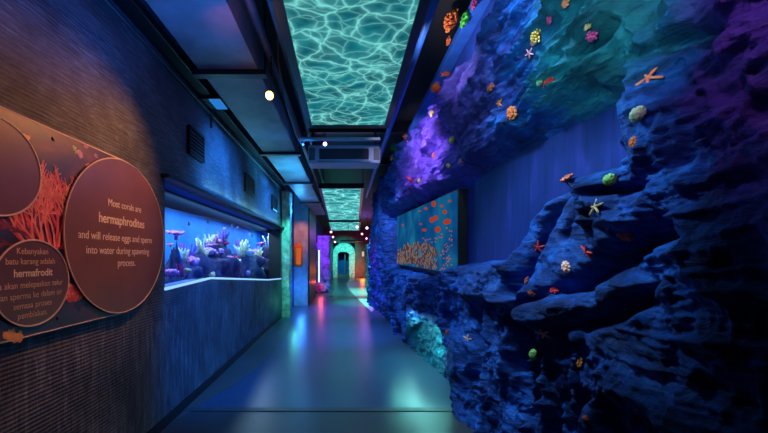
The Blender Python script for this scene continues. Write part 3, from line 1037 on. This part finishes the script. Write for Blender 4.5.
for k, y in enumerate((0.9, 5.75, 7.7)):
    o = MB().box(-.68, 1.13, y - .05, y + .05, 3.55, 3.70, .005).build('ceiling_beam', M['black_metal'])
    tag(o, ['black ceiling beam above the near end of the first water screen', 'black ceiling beam just behind the air conditioner', 'black ceiling beam in front of the second water screen'][k], 'beam', 'black beams under the ceiling')
# glowing box added for a blue lit patch at the wall top
lb = empty('wall_lit_box', (LW + .14, 3.95, 3.24)); tag(lb, 'small glowing box added for the blue lit patch at the top of left wall', 'lit box')
MB().box(-.14, .10, -.13, .13, 0, .03, .005).build('housing', M['dark_grey'], lb)
MB().box(-.03, .09, -.12, .12, -.012, 0.0).build('glow', emit('blue diffuser', (.03, .28, .9), .7), lb)
mb = MB(); mb.box(-.14, -.11, .2, .225, -.2, .06); mb.box(-.14, -.02, .2, .225, .03, .06); mb.build('bracket', M['steel'], lb)


# ----------------------------------------------------------------------------- spotlights (fixtures that show)
def spotlight(name, loc, aim, label, group, lens_mat, size=.05, stem=.25):
    s = empty(name, loc); tag(s, label, 'spotlight', group)
    d = (Vector(aim) - Vector(loc)).normalized()
    MB().tube([-d * size * 2.2, -d * size * 2.0, -d * size * .2, Vector((0, 0, 0))], [size * .6, size * .8, size, size], 14).build('lamp_head', M['black_metal'], s, True)
    MB().tube([d * .001, d * .004], size * .86, 14).build('lens', lens_mat, s)
    MB().tube([-d * size * 1.2, Vector((0, 0, stem)) - d * size * 1.2], size * .16, 8).build('stem', M['black_metal'], s)
    return s


WL = at_y(269.5, 95.5, 3.0)
spotlight('spotlight', WL, (-.9, 1.2, 1.9), 'glowing warm orange spotlight hanging beside the air duct', 'ceiling spotlights', emit('warm lens', (1, .42, .08), 14), .04, .35)
spot('warm_spot', WL + Vector((-.035, -.06, -.04)), (-1.6, 1.95, 1.65), (1, .36, .09), 105, 90, 1, .03)
point('warm_glow', WL + Vector((.0, -.12, -.03)), (1, .4, .1), .5, .03)
VL = at_y(325, 144, 4.6)
spotlight('spotlight', VL, (0.1, 1, 1.5), 'glowing violet spotlight in front of the air conditioner', 'ceiling spotlights', emit('violet lens', (.5, .25, 1), 9), .03, .15)
for px, py, Y, lab in [(331, 232, 15.0, 'leftmost and highest of the pink spotlights left of the far screen'),
                       (333, 237, 17.0, 'middle one of the pink spotlights left of the far screen'),
                       (335, 242, 19.0, 'lowest of the pink spotlights left of the far screen'),
                       (357, 227, 14.0, 'pale violet spotlight at the right edge of the far screen'),
                       (367, 228, 13.5, 'pale violet spotlight farthest right, near the rock'),
                       (362, 234, 17.0, 'pink spotlight between the far screen and the rock'),
                       (366.5, 238.5, 19.0, 'lowest pink spotlight right of the far screen')]:
    p = at_y(px, py, Y)
    spotlight('spotlight', p, (0, 8, 1.0), lab, 'ceiling spotlights', emit('pink lens', (1, .35, .8) if 'pink' in lab else (.75, .6, 1), 5), .055, .5)

# ----------------------------------------------------------------------------- display on the right wall
def rp(px, py, X=1.25): return at_x(px, py, X)
A, B, Cc, D_ = rp(397.9, 216), rp(456, 191), rp(449.5, 274), rp(394.5, 263.6)
ds = empty('display_screen', (1.25, 6, 1.3)); tag(ds, 'wide wall screen showing orange fish and pale coral, set in the rock', 'screen')
yn, yf = 3.95, 8.4
def dq(u, v, off=0.0):     # u 0 far .. 1 near, v 0 bottom .. 1 top
    y = yf + (yn - yf) * u
    zt = 2.49 + (2.26 - 2.49) * u; zb = 1.355 + (1.32 - 1.355) * u
    return Vector((1.25 - off, y, zb + (zt - zb) * v))
def mat_display():
    t = NT('underwater picture'); e = t.n('Emission'); n = t.noise(1.6, t.coord(), 3, .5, .4)
    r = t.ramp(n, [(.3, (.003, .04, .16)), (.5, (.004, .08, .25)), (.7, (.012, .17, .30))])
    t.l(r, e, 0, 'Color'); e.inputs['Strength'].default_value = .85; t.l(e, t.out, 0, 'Surface'); return t.m
md = mat_display()
USP = .46
for u0, u1 in [(0.0, USP - .004), (USP + .004, 1.0)]:
    mb = MB(); mb.prism([dq(u0, 0), dq(u1, 0), dq(u1, 1), dq(u0, 1)], (.02, 0, 0)); child(mb.build('display', md, ds))
mb = MB(); mb.prism([dq(-.008, -.02, -.022), dq(1.008, -.02, -.022), dq(1.008, 1.02, -.022), dq(-.008, 1.02, -.022)], (.096, 0, 0)); child(mb.build('casing', M['black'], ds))
em_or = decal('orange fish on screen', (.55, .05, .02), .7); em_co = decal('pale coral on screen', (.28, .17, .13), .7)
em_cd = decal('shaded coral on screen', (.09, .045, .05), .7); em_pk = decal('pink specks on screen', (.45, .12, .10), .7); em_tl = decal('teal gleam on screen', (.02, .40, .42), .6)
def upx(px, py):
    # picture position from photo pixel
    d = ray(px, py); k = 1.25 / d.x; y = k; z = EYE + d.z * k
    u = (y - yf) / (yn - yf); zt = 2.49 + (2.26 - 2.49) * u; zb = 1.355 + (1.32 - 1.355) * u
    return u, (z - zb) / (zt - zb)
lift = [.0008]
def fishpic(mb, px, py, wpx, hpx, ang):
    pts = []
    for k in range(16):
        a = 2 * PI * k / 16
        x = math.cos(a) * wpx / 2 * (1 if math.cos(a) > -.5 else 1.25); y = math.sin(a) * hpx / 2 * (1 if -.75 < math.cos(a) else .9)
        X = px + x * math.cos(ang) - y * math.sin(ang); Y = py + x * math.sin(ang) + y * math.cos(ang)
        u, v = upx(X, Y)
        if not (0 < u < 1 and 0 < v < 1): return
        pts.append(dq(u, v, lift[0]))
    mb.poly(pts); lift[0] += .00003
mb = MB()
for a in [(434, 204, 4, 6, 0), (434.5, 201, 3, 3, .3), (447.5, 221.5, 7, 5.5, -.3), (432, 220, 4, 6, 0), (436, 218, 4, 5, .2), (438, 229.5, 5, 6, 0), (424.5, 230, 4, 3, 0),
          (445, 212, 4, 4, .2), (426, 208.5, 3, 3, 0), (442, 206, 3, 2.5, 0), (450, 201, 3, 2.4, 0), (403, 225, 2, 2, 0), (421, 224, 2.4, 2, 0), (420, 211, 2, 1.6, 0)]:
    mb = MB(); fishpic(mb, *a); child(mb.build('fish_picture', em_or, ds))
mb = MB()
for k in range(46):
    fishpic(mb, random.uniform(440, 452), random.uniform(228, 272), random.uniform(1.0, 2.0), random.uniform(.8, 1.6), random.uniform(0, 3))
for k in range(14):
    fishpic(mb, random.uniform(418, 440), random.uniform(236, 246), 1.4, 1.2, 0)
child(mb.build('speck_picture', em_pk, ds))
mb = MB(); fishpic(mb, 403, 229, 12, 5, .1); fishpic(mb, 401, 231, 9, 4, .1); child(mb.build('gleam_picture', em_tl, ds))
for mt, n, w_, h_ in ((em_cd, 170, 1.6, 5), (em_co, 330, .75, 2.6)):
    mb = MB()
    for k in range(n):
        a = random.random()
        x = 394.5 + 43 * a
        top = 243 + (6 if x < 404 else 0) + (abs(x - 424) ** 1.6 * .11 if x > 424 else 0) + (2.5 if 410 < x < 414 else 0)
        y = random.uniform(top, 271 if x > 413 else 264)
        fishpic(mb, x, y, w_, h_, random.uniform(-.35, .35))
    child(mb.build('coral_picture', mt, ds))

# ----------------------------------------------------------------------------- corals and starfish on the rock
def starfish(r, fat=.2):
    mb = MB(); n = 40
    ring = 10
    def R(a):
        return r * (.22 + .78 * (max(0, math.cos(2.5 * ((a % (2 * PI / 5)) - PI / 5) * 1.0 + 0)) ** 0 if False else abs(math.cos(a * 2.5)) ** 5))
    c = mb.bm.verts.new((0, 0, r * fat)); bc = mb.bm.verts.new((0, 0, -r * .05))
    prev = None; n = 80
    rows = []
    for k in range(n):
        a = 2 * PI * k / n; q = R(a)
        row = []
        for s_, h_ in ((.35, .95), (.7, .75), (.93, .42), (1.0, 0.0)):
            row.append(mb.bm.verts.new((math.cos(a) * q * s_, math.sin(a) * q * s_, r * fat * h_ * (1 - .35 * s_ * (q / r)))))
        rows.append(row)
    for k in range(n):
        a, b = rows[k], rows[(k + 1) % n]
        mb.bm.faces.new([c, a[0], b[0]])
        for i in range(3): mb.bm.faces.new([a[i], a[i + 1], b[i + 1], b[i]])
        mb.bm.faces.new([a[3], bc, b[3]])
    for i in range(5):                                     # row of bumps along each arm
        a = 2 * PI * i / 5
        for q in (.2, .35, .5, .65, .8):
            mb.ball((math.cos(a) * r * q, math.sin(a) * r * q, r * fat * (.95 - .6 * q)), r * .035, 1)
    return mb


def flower(r):
    mb = MB(); mb.ball((0, 0, r * .25), r * .45, 2, (1, 1, .7), .05)
    for ringn, q, z, s in ((9, .72, .22, .30), (6, .42, .48, .26)):
        for k in range(ringn):
            a = 2 * PI * k / ringn + q
            mb.ball((math.cos(a) * r * q, math.sin(a) * r * q, r * z), r * s, 2, (1, 1, .75), .06)
    return mb


def brain(r):
    from mathutils import noise
    mb = MB(); mb.ball((0, 0, r * .35), r, 4, (1, 1, .8))
    for v in mb.bm.verts:
        n = math.sin(noise.noise(v.co * (2.2 / r)) * 14)
        v.co += v.co.normalized() * r * .15 * n
        v.co.z = max(v.co.z, -.1 * r)
    return mb


def tuft(r, n=34, up=1.5):
    mb = MB()
    for k in range(n):
        a = k * 2.4; q = math.sqrt((k + .5) / n)
        e = Vector((math.cos(a) * q * r, math.sin(a) * q * r, r * up * (1 - .45 * q * q) * random.uniform(.85, 1.1)))
        b = e * .12; b.z = 0
        mb.tube([b, e * .55 + Vector((0, 0, .1 * r)), e], [r * .09, r * .085, r * .02], 6)
    return mb


def knobby(r, n=26):
    st = MB(); kn = MB()
    for k in range(n):
        a = k * 2.4; q = math.sqrt((k + .5) / n)
        e = Vector((math.cos(a) * q * r, math.sin(a) * q * r, r * (1.15 - .75 * q * q)))
        st.tube([e * .1, e * .5, e], [r * .08, r * .07, r * .06], 6)
        kn.ball(e, r * .14, 2)
    return st, kn


def place(px, py):
    return rock_hit(px, py)


def frame_from(n, roll, tilt_up=0.0):
    n = (n + Vector((0, 0, tilt_up))).normalized()
    q = n.to_track_quat('Z', 'Y')
    return (q @ Euler((0, 0, roll)).to_quaternion()).to_euler()


def px_r(p, px):          # world radius for a radius in pixels at that distance
    return px * p.y / F


DECOR = [  # px, py, radius px, kind, colour, second colour, tilt up, roll, label
    (456, 23, 10, 'knobby', 'orange red', 'orange', .3, 0, 'big orange red knobby coral at the top left of the rock face'),
    (467, 20, 7.5, 'lobes', 'green', None, .2, 0, 'bright green coral touching the big orange red knobby coral'),
    (450, 41, 4.5, 'lobes', 'orange red', None, 0, 0, 'small orange coral just below the big knobby coral'),
    (476, 4, 5.5, 'lobes', 'magenta', None, 0, 0, 'magenta coral above the bright green coral at the top edge'),
    (449, 75, 7, 'tuft', 'salmon', None, .8, 0, 'spiky salmon coral below the small orange coral by the rail'),
    (439, 90, 6.5, 'tuft', 'orange', 'red', .6, 0, 'orange and red tufted coral just below the spiky salmon coral'),
    (433.5, 113, 4.5, 'lobes', 'yellow', None, .2, 0, 'small orange yellow coral on the violet rock near the rail'),
    (408.5, 142, 4.5, 'fan', 'salmon', None, 1.5, 0, 'upright orange coral blade on the far rock edge'),
    (396.5, 150, 5, 'tuft', 'green', None, 1.2, 0, 'green tufted coral at the far end of the rock top'),
    (393, 158, 3.5, 'lobes', 'peach', None, .3, 0, 'small peach coral under the green tufted coral'),
    (413, 182, 4, 'fan', 'red', None, 1.0, 0, 'thin red coral on the rock above the wall screen'),
    (492, 88, 5, 'lobes', 'brown red', None, .2, 0, 'brownish red coral above the small orange starfish'),
    (513, 113, 6.5, 'flower', 'orange red', None, 0, 0, 'round orange coral on the rock above the flat blue wall'),
    (540, 35, 7, 'knobby', 'orange', 'yellow', .2, 0, 'orange knobby coral high on the rock with yellow tips'),
    (535, 41, 4.5, 'lobes', 'pink', None, 0, 0, 'small pink coral tucked under the orange knobby coral'),
    (551, 19, 4.5, 'lobes', 'magenta', None, .2, 0, 'magenta coral above the orange knobby coral'),
    (567, 2, 5, 'lobes', 'salmon', None, 0, 0, 'salmon coral cut by the top edge of the picture'),
    (593, 35, 6, 'lobes', 'magenta', None, 0, 0, 'magenta coral with a tan tuft on the teal rock'),
    (591, 27, 4.5, 'tuft', 'tan', None, .8, 0, 'tan tufted coral growing above the magenta one on teal rock'),
    (550, 82, 6, 'lobes', 'red', None, 0, 0, 'wide red coral on the rock below the orange knobby coral'),
    (542, 83, 4.5, 'tuft', 'pale green', None, .4, 0, 'pale green tuft beside the wide red coral'),
    (640, 114.5, 7.5, 'brain', 'cream', None, 0, 0, 'round cream and green brain coral below the big starfish'),
    (634, 142, 5.5, 'flower', 'orange', None, 0, 0, 'small orange coral below the cream brain coral'),
    (568, 180, 6.5, 'lobes', 'salmon', None, .3, 0, 'wide salmon red coral at the top of the rock wedge'),
    (611, 180, 6, 'brain', 'olive green', None, 0, 0, 'round olive green coral above the tan starfish'),
    (627, 236, 6, 'flower', 'salmon', None, 0, 0, 'salmon coral on the rock right of the red starfish'),
    (620, 233, 3, 'tuft', 'peach', None, 0, 0, 'tiny peach tuft left of the salmon coral'),
    (567, 267, 6, 'flower', 'peach', None, 0, 0, 'round peach flower coral below the red starfish'),
    (555, 290, 4.5, 'lobes', 'red', None, 0, 0, 'small red coral below the peach flower coral'),
    (528, 281, 4, 'lobes', 'brown red', None, 0, 0, 'small brown coral left of the small red coral'),
    (532, 293, 4, 'lobes', 'brown red', None, 0, 0, 'brown coral just under the other brown coral on blue rock'),
    (537, 355, 5.5, 'brain', 'olive green', None, 0, 0, 'round olive green coral on the dark rock below'),
    (580, 362, 5.5, 'flower', 'orange', None, 0, 0, 'round orange coral on the dark lower right rock'),
    (586, 418, 3, 'lobes', 'salmon', None, 0, 0, 'tiny salmon coral at the bottom right of the rock'),
    (448, 333, 3.5, 'lobes', 'brown red', None, 0, 0, 'small brown red coral beside the low rock opening'),
    (453, 140, 3.5, 'brain', 'yellow', None, 0, 0, 'small yellow coral on the violet rock'),
    (450.5, 165, 3, 'tuft', 'yellow', None, 0, 0, 'tiny yellow tuft on violet rock above the wall screen'),
    (462, 162, 4, 'lobes', 'rose', None, 0, 0, 'small rose coral right of the tiny yellow tuft'),
    (435, 156, 3.5, 'lobes', 'brown red', None, 0, 0, 'small brown coral in the middle of the violet rock'),
    (421, 181, 2.5, 'tuft', 'yellow', None, 0, 0, 'tiny yellow tuft beside the thin red coral'),
    # starfish
    (649.5, 78.5, 13, 'star', 'salmon', None, 0, .9, 'large orange starfish on the teal rock'),
    (596, 207.5, 9, 'star', 'tan', None, 0, .4, 'tan starfish on the smooth blue rock wedge'),
    (588, 251, 9, 'star', 'red', None, 0, 1.0, 'red starfish on the smooth blue rock below the tan one'),
    (539, 247, 7, 'star', 'red', None, 0, .2, 'red starfish seen edge on beside the flat blue wall'),
    (544, 333, 8, 'star', 'peach', None, 0, .6, 'peach starfish on the dark lower rock'),
    (500, 103, 6, 'star', 'orange', None, 0, .3, 'small orange starfish on the rock above the flat blue wall'),
    (530, 53, 5.5, 'star', 'pink', None, 0, .5, 'tiny pink starfish below the orange knobby coral'),
    (467.5, 339, 5, 'star', 'peach', None, 0, .2, 'small peach starfish near the low rock opening')]
for px, py, rp_, kind, c1, c2, tilt, roll, lab in DECOR:
    p, n = place(px, py)
    r = px_r(p, rp_) * 1.05
    rot = frame_from(n, roll, tilt)
    p = p + n * (r * .10 if kind == 'star' else -r * .06)
    name = 'starfish' if kind == 'star' else 'coral'
    grp = 'starfish on the rock face' if kind == 'star' else 'corals on the rock face'
    if kind == 'knobby' or (kind == 'tuft' and c2):
        root = empty(name, p, rot)
        if kind == 'knobby':
            s_, k_ = knobby(r); s_.build('stalk', CM[c1], root, True); k_.build('tip', CM[c2], root, True)
        else:
            tuft(r).build('tentacle', CM[c1], root, True); lobes(9, r * .55).build('base', CM[c2], root, True)
        tag(root, lab, 'coral', grp)
        continue
    if kind == 'star': mb = starfish(r)
    elif kind == 'lobes': mb = lobes(14, r)
    elif kind == 'flower': mb = flower(r)
    elif kind == 'brain': mb = brain(r * .9)
    elif kind == 'tuft': mb = tuft(r)
    else: mb = coral_fingers(14, r * .5, r * 2.0, 1.0)
    o = mb.build(name, CM[c1], None, True); o.location = p; o.rotation_euler = rot
    tag(o, lab, name, grp)

# ----------------------------------------------------------------------------- far part of the corridor
def rough_column(x0, x1, y0, y1, h, name, mat, label, cat, amp=.05, seed=1):
    from mathutils import noise
    mb = MB(); n, k = 40, 60
    rows = []
    for j in range(k + 1):
        row = []
        for i in range(n):
            a = 2 * PI * i / n
            c, s = math.cos(a), math.sin(a)
            sq = 1 / max(abs(c), abs(s)) * .92
            x = (x0 + x1) / 2 + c * sq * (x1 - x0) / 2; y = (y0 + y1) / 2 + s * sq * (y1 - y0) / 2; z = h * j / k
            d = noise.fractal(Vector((x * 4 + seed, y * 4, z * 2.2)), .8, 2.1, 5) * amp
            row.append(mb.bm.verts.new((x + c * d, y + s * d, z)))
        rows.append(row)
    for j in range(k):
        for i in range(n):
            mb.bm.faces.new([rows[j][i], rows[j][(i + 1) % n], rows[j + 1][(i + 1) % n], rows[j + 1][i]])
    mb.bm.faces.new(rows[-1])
    o = mb.build(name, mat, None, True); tag(o, label, cat); return o


M['teal_rock'] = plain('pale rough plaster', (.42, .50, .47), .8, 0, .45, 9, .6)
rough_column(LW - .02, -1.39, 8.82, 9.2, 3.2, 'rough_pilaster', M['teal_rock'], 'pale rough pilaster lit green at the end of the aquarium wall', 'pilaster', .035, 3)
M['niche'] = plain('painted niche wall', (.34, .36, .42), .6, 0, .3, 4, .2)
o = struct(MB().box(LW, -1.17, 11.0, 11.15, 0, CEIL).build('wall_niche', M['niche']))
o = struct(MB().box(LW, -1.13, 11.15, 13.6, 0, CEIL).build('wall_bulk', M['black_metal']))
# lamp on niche wall
wl = empty('wall_lantern', at_y(298.5, 267, 10.98)); tag(wl, 'orange wall lantern on the blue lit niche wall', 'lantern')
MB().box(-.14, .13, -.12, .0, 0, .70, .04).build('casing', M['orange_case'], wl)
MB().box(-.05, .09, -.135, -.115, .08, .60, .02).build('lamp_cover', emit('orange lamp cover', (1, .20, .04), .55), wl)
MB().tube([(0, -.06, .70), (0, -.06, .76)], [.07, .03], 10).build('cap', M['orange_case'], wl)
rough_column(-1.33, -.72, 16.4, 17.1, 2.55, 'violet_rock_pillar', M['violet_rock'], 'violet craggy pillar on the left before the arch', 'pillar', .10, 8)
t = empty('light_tube', at_y(319, 292, 16.2)); tag(t, 'tall white light tube beside the violet pillar', 'light tube')
hh = (292 - 250) * 16.2 / F
MB().tube([(0, 0, 0), (0, 0, hh)], .035, 10).build('tube', emit('white tube', (.55, .85, 1), 1.6), t, True)
MB().box(-.06, .06, -.05, .05, -.05, .0).build('base', M['dark_grey'], t)
MB().box(-.05, .05, -.04, .04, hh, hh + .05).build('cap', M['dark_grey'], t)
o = rockmound(.35, .45).build('floor_rock', M['violet_rock'], None, True); o.location = (-1.05, 15.2, 0)
tag(o, 'low rock on the floor at the foot of the violet pillar', 'rock')

# end wall with the archway
EY = 27.0
AX0, AX1, AZ = -.93, .77, 2.66
mb = MB()
wallpts_l = [(-2.9, EY, 0), (AX0, EY, 0), (AX0, EY, 3.75), (-2.9, EY, 3.75)]
mb.prism(wallpts_l, (0, .15, 0)); mb.prism([(AX1, EY, 0), (3.2, EY, 0), (3.2, EY, 3.75), (AX1, EY, 3.75)], (0, .15, 0))
mb.prism([(AX0, EY, 2.66), (AX1, EY, 2.66), (AX1, EY, 3.75), (AX0, EY, 3.75)], (0, .15, 0))
M['brown_wall'] = plain('brown red wall', (.20, .06, .05), .6, 0, .3, 3, .1)
struct(mb.build('wall_far', M['brown_wall']))
# arch surround
n = 26; cx = (AX0 + AX1) / 2; ro = (AX1 - AX0) / 2; rs = AZ - ro
outer = [(AX0, 0)] + [(cx - ro * math.cos(PI * k / n), rs + ro * math.sin(PI * k / n)) for k in range(n + 1)] + [(AX1, 0)]
ix0, ix1 = -.58, .33; ir = (ix1 - ix0) / 2; icx = (ix0 + ix1) / 2; irs = 1.98 - ir * .5
inner = [(ix0, 0)] + [(icx - ir * math.cos(PI * k / n), irs + ir * .5 * math.sin(PI * k / n)) for k in range(n + 1)] + [(ix1, 0)]
mb = MB(); yf_ = EY - .25
for k in range(len(outer) - 1):
    a, b, c, d = outer[k], outer[k + 1], inner[k + 1], inner[k]
    mb.prism([(a[0], yf_, a[1]), (b[0], yf_, b[1]), (c[0], yf_, c[1]), (d[0], yf_, d[1])], (0, .4, 0))
bmesh.ops.remove_doubles(mb.bm, verts=mb.bm.verts[:], dist=.0005)
bmesh.ops.subdivide_edges(mb.bm, edges=mb.bm.edges[:], cuts=2, use_grid_fill=True)
for v in mb.bm.verts:
    from mathutils import noise
    v.co += Vector(noise.noise_vector(v.co * 5)) * .035
    v.co.z = max(0, v.co.z)
o = mb.build('archway', M['teal_rock'], None); tag(o, 'pale rough archway lit turquoise at the far end of the corridor', 'archway')
struct(MB().box(-1.2, 1.0, EY + 1.6, EY + 1.7, 0, 3).build('wall_beyond', M['blue_paint']))
struct(MB().box(-1.2, 1.0, EY + .15, EY + 1.6, -.06, 0).build('floor_beyond', M['floor_near']))
dr = empty('glass_door', (-.05, EY + .3, 0)); tag(dr, 'dark framed glass door inside the turquoise archway', 'door')
mb = MB()
for a, b, c, d in [(-.55, -.47, 0, 2.0), (.30, .38, 0, 2.0), (-.47, .30, 1.9, 2.0), (-.47, .30, 0, .25), (.0, .1, .25, 1.9)]:
    mb.box(a, b, -.03, .03, c, d)
mb.build('frame', M['dark_grey'], dr)
MB().box(-.47, .30, -.006, .006, .25, 1.9).build('pane', M['glass'], dr)
for k, x in enumerate((363, 367.3)):
    p = at_y(x, 254, EY - .03)
    s = empty('lit_picture', p); tag(s, ['left one of two small lit panels on the brown far wall', 'right one of two small lit panels on the brown far wall'][k], 'panel', 'lit panels on the far wall')
    MB().box(-.10, .10, -.03, .03, -.20, .20).build('frame', M['dark_grey'], s)
    MB().box(-.085, .085, -.035, -.03, -.185, .185).build('face', emit('lit panel', (.8, .55, .4), .9), s)
ring = empty('ring_canopy', at_y(352, 241.5, 18)); tag(ring, 'dark round canopy hanging below the far ceiling', 'canopy')
mb = MB(); mb.tube([(0, 0, 0), (0, 0, .02), (0, 0, .06), (0, 0, .10)], [.45, .62, .62, .40], 32); mb.build('disc', M['dark_grey'], ring, True)
mb = MB(); [mb.tube([(math.cos(a) * .4, math.sin(a) * .4, .08), (math.cos(a) * .4, math.sin(a) * .4, CEIL - ring.location.z)], .01, 6) for a in (0, 2.1, 4.2)]
mb.build('hanger', M['dark_grey'], ring)
# teal niche pieces past the bend on the right
o = rough_column(1.02, 1.35, 17.6, 18.0, 2.2, 'pale_rock_post', M['teal_rock'], 'pale turquoise lit rock post behind the rock face at the bend', 'rock post', .05, 5)

# ----------------------------------------------------------------------------- lights of the place with unseen fixtures, and added fill
# left side
spot('wall_wash_warm', (-.45, .55, 3.05), (LW, 1.3, 2.6), (1, .20, .08), 15, 100, .9, .08)
spot('wall_wash_blue', (-.35, 4.6, 3.0), (LW, 4.6, 2.5), (.02, .24, 1), 330, 80, .9, .08)
spot('wall_wash_blue_far', (-.35, 7.2, 3.0), (LW, 7.2, 2.4), (.02, .26, 1), 260, 85, .9, .08)
spot('low_wall_blue', (.3, 5.2, 3.0), (LW, 5.0, .6), (.02, .18, 1), 1700, 60, .9, .08)
spot('low_wall_near', (.3, 3.0, 3.0), (LW, 4.0, .5), (.02, .18, 1), 600, 42, .9, .08)
spot('low_wall_warm', (-.2, .8, 2.9), (LW, 1.7, .8), (1, .38, .16), 16, 50, .9, .08)
spot('duct_blue', (-.6, 2.0, 2.2), (-1.0, 1.9, 3.1), (.02, .20, 1), 70, 120, .9, .05)  # added uplights, standing in for light bounced onto the duct
spot('duct_teal', (-1.0, 6.2, 2.4), (-1.0, 6.3, 3.1), (.04, .5, 1), 90, 130, .9, .05)
point('duct_far', (-1.2, 9.2, 2.75), (.04, .40, 1), 24.0, .1)
spot('duct_orange', (-.66, 2.2, 2.78), (-.77, 2.35, 3.1), (1, .14, .03), 4, 55, .9, .03)
# right side
spot('rock_key', (.0, 2.3, 3.05), (1.2, 2.55, 1.6), (.42, .75, 1), 180, 62, .9, .04)
spot('rock_edge', (.55, 1.7, 3.1), (1.1, 2.3, 2.6), (.45, .75, 1), 48, 110, .9, .03)
spot('rail_fill', (.55, 2.9, 3.0), (1.15, 3.1, 3.45), (.85, .8, 1), 26, 95, .7, .03)  # added fill, brightens the corals along the rail
spot('rail_fill', (.5, 5.2, 2.9), (1.1, 5.4, 3.1), (.7, .60, 1), 40, 110, .7, .03)
spot('rock_wedge', (.1, 1.7, 2.9), (1.2, 1.68, 1.76), (.35, .75, 1), 150, 42, .9, .04)  # added fill for the smooth rock wedge
spot('rock_upper', (.2, 3.6, 3.0), (1.1, 4.6, 2.7), (.66, .60, 1), 150, 85, .9, .05)
spot('rock_mid', (.0, 6.0, 3.1), (1.1, 6.8, 1.2), (.3, .62, 1), 230, 90, .9, .05)
spot('rock_far', (.0, 8.2, 3.1), (1.0, 10.0, 1.5), (.45, .6, 1), 220, 80, .9, .05)
spot('rock_low', (.1, 3.6, 3.0), (1.1, 3.2, .6), (.4, .7, 1), 90, 60, .9, .05)
spot('rock_teal', (.3, .9, 2.3), (1.15, 1.75, 2.6), (.35, 1, .9), 55, 75, .9, .05)
spot('rock_violet', (.3, .4, 3.0), (1.2, 1.05, 2.5), (.7, .45, 1), 34, 60, .9, .05)
# opening at the foot of the rock
area('opening_strip', (1.02, 5.0, .66), (1.6, .04), (.3, .9, .9), 7, (1.28, 5.0, .1))
area('opening_strip', (1.06, 4.75, .66), (1.3, .04), (.2, 1, .85), 8, (.78, 4.6, 0))
# floor and far corridor
spot('floor_blue', (0, 6.3, 3.0), (-.3, 7.0, 0), (.03, .18, 1), 600, 62, .9, .1)  # added spots that bring blue and violet onto the floor
spot('floor_near_blue', (0, 4.6, 2.8), (-.2, 4.3, 0), (.04, .32, 1), 120, 75, .9, .1)
spot('floor_violet', (.1, 9.8, 3.1), (.1, 10.0, 0), (.30, .10, 1), 700, 65, .9, .1)
spot('patch_teal', (1.2, 15.0, 3.2), (.6, 15.5, 0), (.12, 1, .8), 700, 75, .8, .1)
spot('patch_teal_near', (.4, 11.6, 3.1), (.75, 11.8, 0), (.10, 1, .8), 900, 50, .8, .1)
point('pilaster_teal', (-1.22, 8.45, .5), (.12, 1, .7), 4, .03)
spot('pilaster_top', (-1.1, 8.1, 3.0), (-1.5, 8.9, 1.5), (.10, 1, .80), 150, 60, .9, .04)
spot('niche_orange', (-1.0, 9.9, 2.9), (-1.42, 11.0, 2.1), (1, .22, .06), 80, 50, .9, .04)
point('niche_blue', (-1.3, 10.4, .6), (.04, .25, 1), 22, .05)
point('pillar_red', (-1.0, 14.6, .5), (1, .08, .12), 10, .05)
spot('pillar_violet', (-.6, 14.2, 3.0), (-1.0, 16.7, 1.8), (.5, .2, 1), 420, 60, .9, .05)
spot('arch_teal', (-.1, 23.0, 3.3), (-.1, EY, 1.5), (.03, 1, .85), 1100, 50, .9, .05)
point('far_orange', (1.3, 25.8, .6), (1, .22, .03), 60, .1)
point('far_violet', (1.2, 20, 2.8), (.4, .15, 1), 60, .1)
point('unit_blue', (.1, 4.3, 2.6), (.06, .30, 1), 9, .08)  # added fill that tints the air conditioner blue
